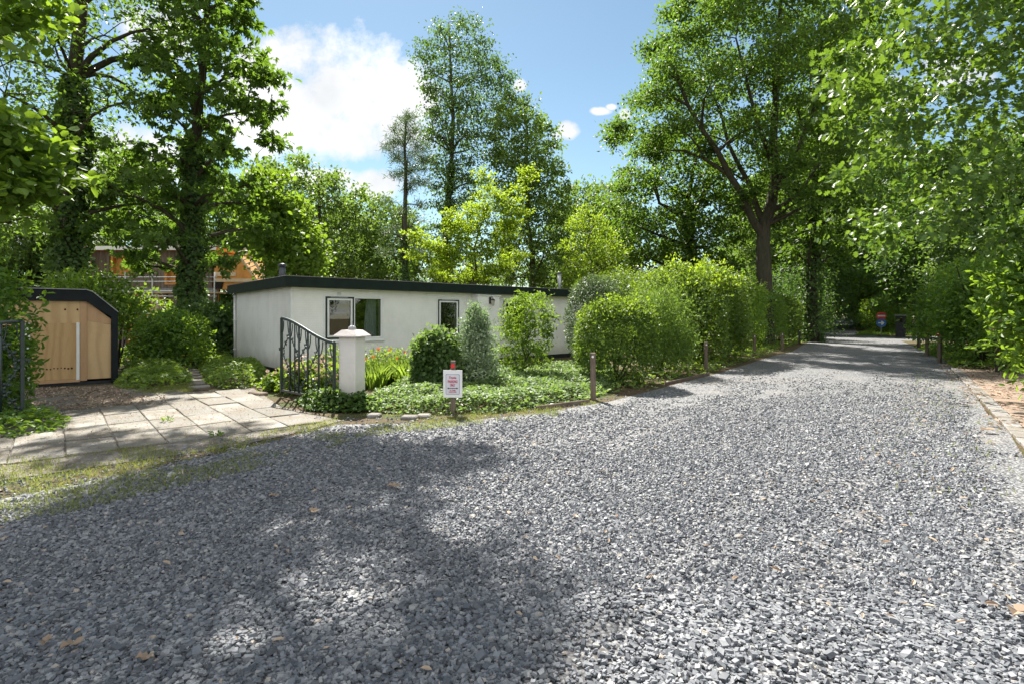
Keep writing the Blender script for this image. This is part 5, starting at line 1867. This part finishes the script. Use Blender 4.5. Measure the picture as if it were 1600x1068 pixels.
# clipped bushes and hedges along the lane
b = np.array([2.52, 12.9, 0])
shrub('clipped_bush', 'round clipped bush beside the nearest brown post', b, [(0, 0, 1.0, .92, .9, 1.0)], 15000, .075, M['hedge'], 'diamond', 2.7, depth=.25, rough=.13, top_mat=M['lime'], tips=220)
shrub('clipped_bush', 'tall grey green evergreen bush against the end of the bungalow', np.array([2.55, 16.4, 0]), [(0, 0, 1.4, .85, .85, 1.45)], 9000, .07, M['holly'], 'diamond', 2.5, depth=.3, rough=.10)
shrub('feathery_bush', 'pale feathery bush between the clipped bush and the big hedge', np.array([4.25, 15.3, 0]), [(0, 0, 1.25, .95, .9, 1.25), (.2, -.1, .7, .85, .8, .8)], 15000, .07, M['feather'], 'oval', 2.1, depth=.6, rough=.42, droop=-.2, outw=1.0, seed=1)
HR = math.atan2(.76, .65)
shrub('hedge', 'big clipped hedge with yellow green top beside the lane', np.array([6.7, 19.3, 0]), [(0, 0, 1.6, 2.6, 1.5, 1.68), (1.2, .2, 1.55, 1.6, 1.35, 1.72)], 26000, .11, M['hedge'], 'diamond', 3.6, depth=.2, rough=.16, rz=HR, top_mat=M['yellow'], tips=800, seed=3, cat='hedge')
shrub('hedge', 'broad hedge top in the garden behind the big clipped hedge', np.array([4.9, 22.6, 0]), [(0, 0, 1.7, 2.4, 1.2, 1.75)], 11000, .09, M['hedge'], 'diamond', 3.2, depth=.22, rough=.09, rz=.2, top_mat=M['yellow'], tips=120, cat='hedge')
c = P(1102, 494, 20.2) * np.array([1, 1, 0])
shrub('golden_shrub', 'golden yellow shoots rising above the big hedge', c, [(0, 0, 2.7, .65, .5, 1.15)], 1500, .10, M['yellow'], 'oval', 2.0, depth=.8, rough=.3, outw=.5)
shrub('hedge', 'dark green hedge block behind the corner post of the big hedge', np.array([10.3, 24.0, 0]), [(0, 0, 1.6, 1.5, 1.1, 1.75)], 11000, .09, M['laurel'], 'diamond', 3.2, depth=.25, rough=.12, rz=HR, cat='hedge', top_mat=M['lime'], tips=160)
shrub('hedge', 'shaded hedge block third along the left of the lane', np.array([13.4, 28.5, 0]), [(0, 0, 1.45, 1.9, 1.2, 1.55)], 9500, .10, M['laurel'], 'diamond', 3.4, depth=.25, rough=.08, rz=HR, cat='hedge')
shrub('hedge', 'rounded hedge end in light fourth along the left of the lane', np.array([16.6, 32.6, 0]), [(0, 0, 1.35, 1.3, 1.2, 1.5)], 7000, .11, M['hedge'], 'diamond', 3.2, depth=.25, rough=.08, rz=HR, cat='hedge')
shrub('hedge', 'last dark hedge before the lane enters the wood', np.array([21.3, 39.5, 0]), [(0, 0, 1.3, 1.9, 1.2, 1.5)], 7000, .13, M['dark'], 'diamond', 3.0, depth=.25, rough=.1, rz=HR, cat='hedge')
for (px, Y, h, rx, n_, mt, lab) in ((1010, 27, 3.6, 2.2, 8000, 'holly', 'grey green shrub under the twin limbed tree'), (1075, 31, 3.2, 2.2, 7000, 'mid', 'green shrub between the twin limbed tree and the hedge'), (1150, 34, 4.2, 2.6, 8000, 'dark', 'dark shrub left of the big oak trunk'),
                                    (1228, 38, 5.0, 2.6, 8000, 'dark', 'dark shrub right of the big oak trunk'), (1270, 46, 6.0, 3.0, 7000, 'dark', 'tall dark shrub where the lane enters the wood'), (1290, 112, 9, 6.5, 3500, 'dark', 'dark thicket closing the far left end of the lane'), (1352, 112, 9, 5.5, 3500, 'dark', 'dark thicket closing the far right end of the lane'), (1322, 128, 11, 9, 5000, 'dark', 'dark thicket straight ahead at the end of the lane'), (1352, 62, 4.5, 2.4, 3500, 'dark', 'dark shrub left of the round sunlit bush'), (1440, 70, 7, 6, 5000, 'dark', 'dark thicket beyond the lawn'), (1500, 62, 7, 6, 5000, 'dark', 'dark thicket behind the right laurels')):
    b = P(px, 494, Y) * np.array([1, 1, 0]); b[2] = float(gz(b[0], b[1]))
    shrub('woodland_shrub', lab, b, [(0, 0, h * .5, rx, rx * .8, h * .55), (rx * .5, -.3, h * .35, rx * .8, rx * .7, h * .4)], n_, .15 if Y < 50 else .42, M[mt], 'diamond', 2.2, depth=.5, rough=.3)

# right side: laurels by the paved bay
RB = [(1508, 22.0, 3.7, 1.9, 9500, 'glossy laurel behind the red topped posts'), (1545, 18.2, 3.6, 1.6, 9500, 'tall laurel behind the paved bay left of the brown board'),
      (1612, 15.4, 3.5, 1.4, 7500, 'laurel at the right edge behind the brown board')]
for px, Y, h, rx, n_, lab in RB:
    b = P(px, 494, Y) * np.array([1, 1, 0])
    shrub('laurel_bush', lab, b, [(0, 0, h * .52, rx, rx * .8, h * .52), (-rx * .35, -.35, h * .38, rx * .75, rx * .7, h * .4), (rx * .4, -.4, h * .45, rx * .7, rx * .6, h * .42)], n_, .16, M['laurel'], 'oval', 2.2, depth=.5, rough=.3, stem=12)
b = P(1660, 494, 9.6) * np.array([1, 1, 0])
shrub('laurel_bush', 'nearest laurel reaching in from the right edge', b, [(0, 0, 1.4, 1.0, .9, 1.35), (-.2, .3, 2.0, .8, .8, .8)], 4200, .15, M['laurel'], 'oval', 2.2, depth=.5, rough=.3, stem=10)
b = at(1397, 523); b[1] += 2.2; b[0] += .6; b[2] = float(gz(b[0], b[1]))
shrub('rhododendron', 'round sunlit bush behind the red and blue traffic sign', b, [(0, 0, 1.7, 2.0, 1.6, 1.75), (.9, .2, 1.4, 1.5, 1.2, 1.5)], 8000, .17, M['laurel'], 'oval', 2.3, depth=.35, rough=.15, top_mat=M['yellow'], tips=60)

#@@TREES
# ------------------------------------------------------------------ trees
def big_trees():
    # left: ivy clad oak behind the shed
    Y = 19.0
    b = P(105, 494, Y) * np.array([1, 1, 0])
    C, R = poly_clumps([(-170, -330), (160, -360), (290, -200), (310, -60), (270, 50), (225, 110), (215, 200), (205, 300), (190, 350), (130, 372), (70, 375), (10, 385), (-170, 390)], Y, 4.2, 120, .6, 1.5)
    tree('oak_tree', 'tall ivy clad oak at the far left behind the shed', b, P(125, -330, Y), 0.42, C, R, 18, 15, .17, M['oak'], M['bark'], 'diamond', .55, .32, .25, 3.5, ivy=(P(0, 120, Y)[2], 9000, .62, .14))
    # chestnut with drooping hands of leaves
    Y = 20.5
    b = P(300, 494, Y) * np.array([1, 1, 0])
    C, R = poly_clumps([(285, -200), (350, -150), (375, 0), (410, 60), (426, 120), (420, 235), (385, 265), (400, 330), (378, 405), (300, 425), (205, 415), (172, 350), (185, 280), (235, 200), (215, 120), (240, 60), (262, -50)], Y, 2.6, 78, .35, .8, .55)
    pth = [b] + [P(300 + dx, py, Y) for dx, py in ((0, 430), (2, 380), (0, 330), (4, 280), (2, 240), (8, 200), (12, 150), (20, 90), (24, 20), (26, -60), (24, -150))]
    tree('chestnut_tree', 'ivy clad chestnut with drooping leaves in front of the unfinished house', b, None, .36, C, R, 12, 6, .27, M['oak'], M['bark'], 'hand', .45, .35, .55, 3.0, path=pth, ivy=(P(0, 215, Y)[2], 7000, .50, .13), up=-.1)
    # oak standing left of the frame, its crown over the forecourt
    b = np.array([-12.6, 8.6, 0.0])
    cs, rs = [], []
    H = np.array([-.292, .956, 1.192])            # towards the sun, per metre along the ground
    shade = px_poly([(-500, 860), (0, 838), (230, 752), (480, 668), (560, 695), (640, 708), (728, 722), (735, 745), (660, 800), (725, 850), (742, 905), (800, 945), (800, 1000), (740, 1150), (-500, 1150)])
    gaps = [(595, 772, 75, 30), (330, 940, 130, 34), (510, 895, 85, 34), (650, 885, 75, 45), (120, 905, 80, 24), (420, 735, 100, 14), (690, 1000, 80, 34), (240, 830, 90, 18), (560, 1030, 70, 26)]
    sx, sy = np.array(shade).T
    tries = 0
    while len(cs) < 66 and tries < 6000:
        tries += 1
        g = np.array([rng.uniform(-6.5, 1.2), rng.uniform(1.9, 8.6), 0.0])
        px, py = 800 + F_PX * g[0] / g[1], HZ + F_PX * CAM_H / g[1]
        if not in_poly(np.array([g[0]]), np.array([g[1]]), shade)[0]:
            if not (40 < px < 340 and 655 < py < 715 and rng.random() < .25):
                continue
        if any(((px - a) / w) ** 2 + ((py - b_) / h) ** 2 < 1 for a, b_, w, h in gaps):
            continue
        z = rng.uniform(12.0, 15.5)
        c = g + H * z / H[2]
        r = rng.uniform(.32, .62)
        if (c[2] - r * .8 - 1.65) / c[1] < .63 or any(np.linalg.norm((c - q) * np.array([1, 1, .5])) < .38 for q in cs):
            continue
        cs.append(c); rs.append(r)
    for (px, py, Y2, r) in ((20, 230, 9.2, .35), (55, 250, 9.4, .38), (10, 290, 9.0, .35), (60, 300, 9.3, .3), (85, 272, 9.6, .25), (-20, 250, 8.9, .5), (15, 200, 9.1, .25), (20, 30, 9.5, .35), (55, 15, 9.6, .3), (5, 320, 9.0, .3), (-30, 60, 9.2, .5)):
        cs.append(tuple(P(px, py, Y2))); rs.append(r)
    C = np.array(cs); R = np.array(rs)[:, None] * np.array([1, 1, .7])
    tree('oak_tree', 'oak at the left edge reaching pale green sprays into the frame', b, (-11.2, 10.0, 15.5), .36, C, R, 19, 9, .17, M['bright'], M['bark'], 'round', .45, .32, .25, 3.4)
    # light green tree left of the bungalow roof
    Y = 25.0
    b = P(415, 494, Y) * np.array([1, 1, 0])
    C, R = poly_clumps([(395, 290), (430, 275), (462, 320), (495, 395), (480, 440), (430, 447), (408, 370)], Y, 2.2, 44, .35, .8)
    tree('maple_tree', 'light green maple rising behind the left end of the bungalow roof', b, P(425, 300, Y), .16, C, R, 22, 9, .19, M['bright'], M['barkgrey'], 'round', .5, .35, .3, 2.0)
    # oaks in the middle distance behind the roof
    Y = 42.0
    b = P(498, 494, Y) * np.array([1, 1, 0])
    C, R = poly_clumps([(425, 262), (470, 250), (510, 268), (560, 302), (585, 345), (600, 440), (430, 445), (400, 350), (405, 300)], Y, 4.0, 85, .5, 1.15, .65)
    tree('oak_tree', 'broad oak in the distance behind the bungalow roof left of the pine', b, P(500, 260, Y), .34, C, R, 20, 9, .31, M['mid'], M['barkgrey'], 'diamond', .7, .33, .25, 4)
    Y = 47.0
    b = P(585, 494, Y) * np.array([1, 1, 0])
    C, R = poly_clumps([(590, 310), (620, 320), (655, 350), (665, 440), (560, 445), (565, 370)], Y, 3.2, 46, .6, 1.2)
    tree('oak_tree', 'smaller open crowned oak in the gap just left of the pine', b, P(595, 320, Y), .24, C, R, 20, 8, .31, M['mid'], M['barkgrey'], 'diamond', .7, .33, .25, 4)
    # pine
    Y = 36.0
    b = P(633, 494, Y) * np.array([1, 1, 0])
    C, R = poly_clumps([(632, 172), (648, 190), (668, 235), (664, 285), (645, 302), (618, 288), (605, 240), (616, 195)], Y, 1.5, 30, .22, .6, .45)
    C2, R2 = poly_clumps([(600, 320), (665, 320), (668, 400), (590, 410)], Y, 1.6, 14, .25, .5, .5)
    C, R = np.concatenate([C, C2]), np.concatenate([R, R2])
    tree('pine_tree', 'slender dark pine with bare lower trunk behind the roof', b, P(634, 178, Y), .24, C, R, 17, 12, .30, M['pine'], M['barkgrey'], 'needle', .4, .35, .1, 3, shell=.1, path=[b] + [P(633 + q, y, Y) for q, y in ((0, 440), (-1, 380), (0, 320), (1, 270), (-1, 230), (1, 200), (0, 178))], ivy=(P(0, 370, Y)[2], 1800, .42, .17), upn=.3)
    # tall lacy beech
    Y = 47.0
    b = P(695, 494, Y) * np.array([1, 1, 0]); b[2] = float(gz(0, Y))
    C, R = poly_clumps([(702, 24), (745, 38), (776, 95), (802, 130), (792, 172), (762, 232), (745, 300), (728, 355), (735, 425), (690, 432), (672, 400), (682, 320), (664, 240), (672, 160), (655, 92), (680, 50)], Y, 2.8, 104, .45, 1.1, .35)
    tree('beech_tree', 'tall lacy beech, the highest tree behind the roof', b, P(702, 40, Y), .36, C, R, 20, 10, .25, M['beech'], M['barkgrey'], 'diamond', 1.1, .2, .45, 3, path=[b] + [P(x, y, Y) for x, y in ((694, 430), (697, 360), (702, 300), (706, 240), (708, 180), (705, 130), (703, 80), (701, 35))], ivy=(P(0, 250, Y)[2], 2600, .5, .2), up=-.2, shell=.2)
    # yellow green young beech in layers
    Y = 26.3
    b = P(720, 494, Y) * np.array([1, 1, 0])
    cs, rs = [], []
    for (x0, y0), (x1, y1) in (((722, 395), (826, 274)), ((722, 405), (818, 332)), ((722, 412), (806, 351)), ((722, 420), (800, 378)), ((722, 428), (816, 393)), ((722, 434), (792, 420)), ((722, 400), (648, 372)), ((722, 415), (655, 402)),
                               ((722, 372), (762, 285)), ((722, 380), (782, 300)), ((722, 430), (672, 428)), ((722, 385), (700, 330)), ((722, 400), (745, 320)), ((722, 436), (760, 436)), ((722, 410), (690, 388))):
        dy = rng.uniform(-1.6, 1.6)
        for t in (.25, .4, .55, .7, .82, .93, 1.0):
            c = P(x0 + (x1 - x0) * t, y0 + (y1 - y0) * t + 14 * t * (1 - t), Y)
            cs.append(c + np.array([rng.normal(0, .12), dy * t + rng.normal(0, .2), rng.normal(0, .05)]))
            rs.append(.52 * (1 - .62 * t) + .08)
    C = np.array(cs); R = np.array(rs)[:, None] * np.array([1, 1, .2])
    tree('beech_tree', 'young beech with layered yellow green sprays just behind the roof', b, P(760, 300, Y), .10, C, R, 15, 11, .14, M['yellow'], M['barkgrey'], 'diamond', .42, .16, .1, 1.6, up=.1, shell=.1, upn=1.0)
    # dark tree
    Y = 44.0
    b = P(835, 494, Y) * np.array([1, 1, 0])
    C, R = poly_clumps([(800, 152), (840, 180), (866, 215), (872, 272), (892, 305), (896, 445), (790, 445), (776, 330), (768, 220), (782, 170)], Y, 3.6, 110, .5, 1.2)
    tree('hornbeam_tree', 'dense dark tree right of the tall lacy beech', b, P(820, 170, Y), .34, C, R, 19, 9, .29, M['mid'], M['bark'], 'diamond', .7, .33, .25, 3)
    # yellow tinged small tree by the roof's right end
    Y = 29.0
    b = P(930, 494, Y) * np.array([1, 1, 0])
    C, R = poly_clumps([(905, 330), (932, 342), (962, 375), (980, 425), (960, 450), (885, 450), (880, 385)], Y, 1.8, 60, .22, .42, .8)
    tree('maple_tree', 'yellow tinged small tree behind the right end of the roof', b, P(920, 340, Y), .12, C, R, 11, 9, .15, M['lime'], M['barkgrey'], 'diamond', .42, .28, .1, 1.2, up=.5)
    # trees right of the sky gap
    Y = 52.0
    b = P(915, 494, Y) * np.array([1, 1, 0]); b[2] = float(gz(0, Y))
    C, R = poly_clumps([(900, 300), (930, 285), (965, 290), (1000, 330), (1000, 445), (870, 445), (872, 330)], Y, 4, 60, .8, 1.5)
    tree('oak_tree', 'rounded tree far behind below the open sky right of centre', b, P(930, 295, Y), .3, C, R, 24, 9, .36, M['mid'], M['bark'], 'diamond', .8, .33, .25, 3)
    # twin limbed tree
    Y = 36.0
    b = P(1078, 494, Y) * np.array([1, 1, 0])
    C, R = poly_clumps([(985, 235), (1060, 195), (1120, 250), (1160, 330), (1150, 410), (1060, 430), (985, 425), (935, 400), (928, 335), (962, 290)], Y, 3.6, 90, .5, 1.0, .6)
    tree('oak_tree', 'spreading tree with ivied trunk and twin limbs left of the big oak', b, P(1075, 250, Y), .42, C, R, 24, 9, .25, M['oak'], M['bark'], 'diamond', .6, .33, .25, 3.5, ivy=(P(0, 320, Y)[2], 3000, .6, .17), limbs=[
        ([P(1076, 345, Y), P(1100, 300, Y - .5), P(1122, 262, Y - .8)], .2), ([P(1075, 350, Y), P(1052, 330, Y - .8), P(1030, 318, Y - 1.2), P(1022, 285, Y - 1.4)], .18), ([P(1077, 385, Y), P(1040, 372, Y - .8), P(985, 350, Y - 1.2)], .15)], path=[b] + [P(x, y, Y) for x, y in ((1078, 440), (1077, 390), (1074, 350), (1076, 310), (1082, 270), (1092, 235))])
    # the big oak
    Y = 29.0
    b = P(1195, 494, Y) * np.array([1, 1, 0])
    C, R = poly_clumps([(1060, -170), (1200, -260), (1320, -220), (1345, 0), (1335, 150), (1320, 255), (1285, 330), (1225, 352), (1165, 330), (1125, 262), (1085, 235), (1040, 248), (985, 222), (953, 214), (990, 170), (1000, 100), (1030, 60), (1062, 8)], Y, 5.2, 165, .45, 1.05, .6)
    tree('oak_tree', 'largest oak right of centre with broad crown and thick leaning limbs', b, P(1215, -150, Y), .46, C, R, 42, 14, .195, M['oak'], M['bark'], 'diamond', .6, .33, .25, 5.0, twigs=2, limbs=[
        ([P(1193, 372, Y), P(1160, 305, Y - .6), P(1122, 238, Y - 1.2), P(1075, 165, Y - 1.6), P(1045, 90, Y - 1.6)], .22), ([P(1194, 350, Y), P(1172, 290, Y + .6), P(1138, 225, Y + 1.2), P(1110, 140, Y + 1.5)], .19),
        ([P(1210, 300, Y), P(1246, 240, Y - .5), P(1272, 170, Y - 1.2), P(1290, 80, Y - 1.5)], .2), ([P(1206, 330, Y), P(1250, 300, Y + .8), P(1300, 230, Y + 1.4)], .16), ([P(1208, 260, Y), P(1180, 180, Y - 1), P(1150, 60, Y - 1.5)], .17)], path=[b] + [P(x, y, Y) for x, y in ((1194, 440), (1192, 390), (1193, 355), (1205, 320), (1212, 270), (1208, 220), (1212, 160), (1215, 90), (1220, 0), (1224, -100))])
    Y = 34.0
    b = P(1268, 494, Y) * np.array([1, 1, 0])
    C, R = poly_clumps([(1220, 80), (1370, 40), (1395, 230), (1385, 330), (1330, 395), (1255, 400), (1215, 330)], Y, 3.8, 90, .6, 1.3)
    tree('oak_tree', 'second oak with ivied trunk close to the left of the shady lane', b, P(1275, 100, Y), .4, C, R, 25, 9, .27, M['oak'], M['bark'], 'diamond', .6, .33, .25, 4, ivy=(P(0, 290, Y)[2], 3000, .62, .17))


big_trees()


def near_oak():
    """oak whose branches reach in from the right"""
    b = np.array([13.6, 10.6, 0.0])
    C, R = poly_clumps([(1330, -300), (1780, -320), (1800, 440), (1600, 430), (1500, 395), (1410, 375), (1335, 340), (1310, 290), (1370, 262), (1345, 190), (1292, 150), (1318, 90), (1340, 20)], 10.9, 2.6, 125, .28, .62, .5)
    root = tree('oak_tree', 'near oak with large lobed leaves hanging in from the right', b, (13.2, 10.6, 10.5), .34, C, R, 20, 8, .145, M['nearoak'], M['barkgrey'], 'lobed', .34, .36, .45, 3.0, twigs=3, up=-.05)
    # the leaves nearest the eye, one by one
    T, Fc = LEAF['lobed']
    me = bpy.data.meshes.new('leaf')
    me.from_pydata([tuple(v) for v in T], [], Fc)
    a = me.attributes.new('tint', 'FLOAT', 'POINT')
    a.data.foreach_set('value', np.full(len(T), .7, np.float32))
    me.update(); me.materials.append(M['nearoak'])
    sel = [(c, r) for c, r in zip(C, R) if abs(c[0] / c[1]) < 1.0 and c[1] < 10.6]
    for i in range(180):
        c, r = sel[int(rng.integers(len(sel)))]
        u = norm(rng.normal(0, 1, 3) + np.array([-.2, -.9, .1]))
        p = c + u * r * (.9 + .35 * rng.random()) - root_loc(root)
        o = bpy.data.objects.new('leaf', me)
        COL.objects.link(o)
        o.parent = root
        o.location = tuple(p)
        s = .135 * (.75 + .6 * rng.random())
        o.scale = (s, s, s)
        o.rotation_euler = (rng.normal(0, .5), .3 + rng.normal(0, .45), rng.random() * 6.28)


near_oak()

# the wood behind everything: a few kinds, many trees
def wood():
    protos = []
    for k, (mt, h, wd, n, leaf) in enumerate((('dark', 17, 4.2, 64, .36), ('mid', 15, 3.8, 60, .36), ('oak', 19, 4.6, 70, .38), ('dark', 13, 4.6, 64, .36))):
        cs, rs = [], []
        for i in range(n):
            t = rng.random()
            z = h * (.16 + .82 * t)
            w = wd * (math.sin(math.pi * min(1, .18 + .82 * t)) ** .7) * math.sqrt(rng.random())
            a = rng.random() * 6.28
            cs.append((w * math.cos(a), w * math.sin(a), z)); rs.append(rng.uniform(.9, 1.5))
        C = np.array(cs); R = np.array(rs)[:, None] * np.array([1, 1, .8])
        root = tree('woodland_tree', 'x', np.zeros(3), (rng.normal(0, .3), 0, h * .9), .3, C, R, 24, 9, leaf, M[mt], M['bark'], 'diamond', .8, .35, .25, 2, twigs=1)
        protos.append(root)
    spots = []
    for i in range(30):                              # a loose double row beyond the gardens
        px = -260 + i * 50
        if 560 < px < 1340:
            Y, s = 66 + 8 * rng.random(), .62
        else:
            Y, s = 50 + 12 * rng.random(), .85
        spots.append(((px - 800) / F_PX * Y, Y, s, 'row'))
    for i, (px, Y) in enumerate(((1215, 52), (1245, 60), (1262, 74), (1278, 88), (1290, 104), (1355, 66), (1372, 55), (1362, 78), (1356, 94), (1349, 110), (1312, 128), (1326, 134), (1338, 130), (1300, 126), (1283, 70), (1296, 82), (1312, 96), (1330, 104), (1395, 60), (1420, 66), (1445, 72), (1480, 60), (1530, 58), (1590, 52), (1650, 48), (1700, 40), (1480, 40), (1560, 34), (1640, 28))):
        spots.append(((px - 800) / F_PX * Y, Y, .95, 'lane'))
    for k in range(16):                              # trees standing along the left of the far lane, shading it
        y = 63 + 3.4 * k
        x = float(np.interp(y, [p[1] for p in ROAD_L[10:]], [p[0] for p in ROAD_L[10:]])) - 2.5 - (k % 3) * 3.2
        spots.append((x, y, 1.1, 'lane'))
    for k in range(5):
        a = math.radians(-10 + 24 * k)
        spots.append((26 * math.sin(math.pi - a) + 4, 26 * math.cos(math.pi - a) - 2, .6, 'behind'))
    for i, (x, y, s, where) in enumerate(spots):
        if i < 4:
            r = protos[i]
        else:
            p = protos[int(rng.integers(4))]
            r = p.copy(); COL.objects.link(r)
            for ch in p.children:
                c = ch.copy(); COL.objects.link(c); c.parent = r
        r.location = (x, y, float(gz(x, y)) - .05)
        k = s * rng.uniform(.85, 1.15) * (1.35 if where == 'lane' and 1280 < 800 + F_PX * x / y < 1345 and y < 126 else 1)
        r.scale = (k, k, k)
        r.rotation_euler = (0, 0, rng.random() * 6.28)
        if where == 'row':
            px = 800 + F_PX * x / y
            where = ('far tree beyond the shed and the unfinished house' if px < 370 else 'far tree behind the bungalow roof left of the pine' if px < 640 else
                     'far tree glimpsed between the tall beech and the dense dark tree' if px < 900 else 'far tree behind the twin limbed tree and the big oak' if px < 1340 else 'far tree hidden behind the near oak on the right')
            tag(r, where, 'tree', 'trees of the far wood')
        elif where == 'behind':
            tag(r, 'tree on the far side of the forecourt mirrored in the bungalow windows', 'tree', 'trees across the forecourt')
        else:
            px = 800 + F_PX * x / y
            tag(r, 'dark tree of the shady wood lining the left of the far lane' if px < 1300 else 'dark tree closing the far end of the shady lane' if px < 1352 else 'dark tree of the wood behind the traffic sign and right laurels', 'tree', 'trees round the shady end of the lane')


wood()
print('tris', sum(len(o.data.loop_triangles) or sum(max(0, p.loop_total - 2) for p in o.data.polygons) if len(o.data.polygons) < 20000 else len(o.data.polygons) * (2 if o.name == 'gravel' else 1) for o in {x.data.name: x for x in S.objects if x.type == 'MESH'}.values()))
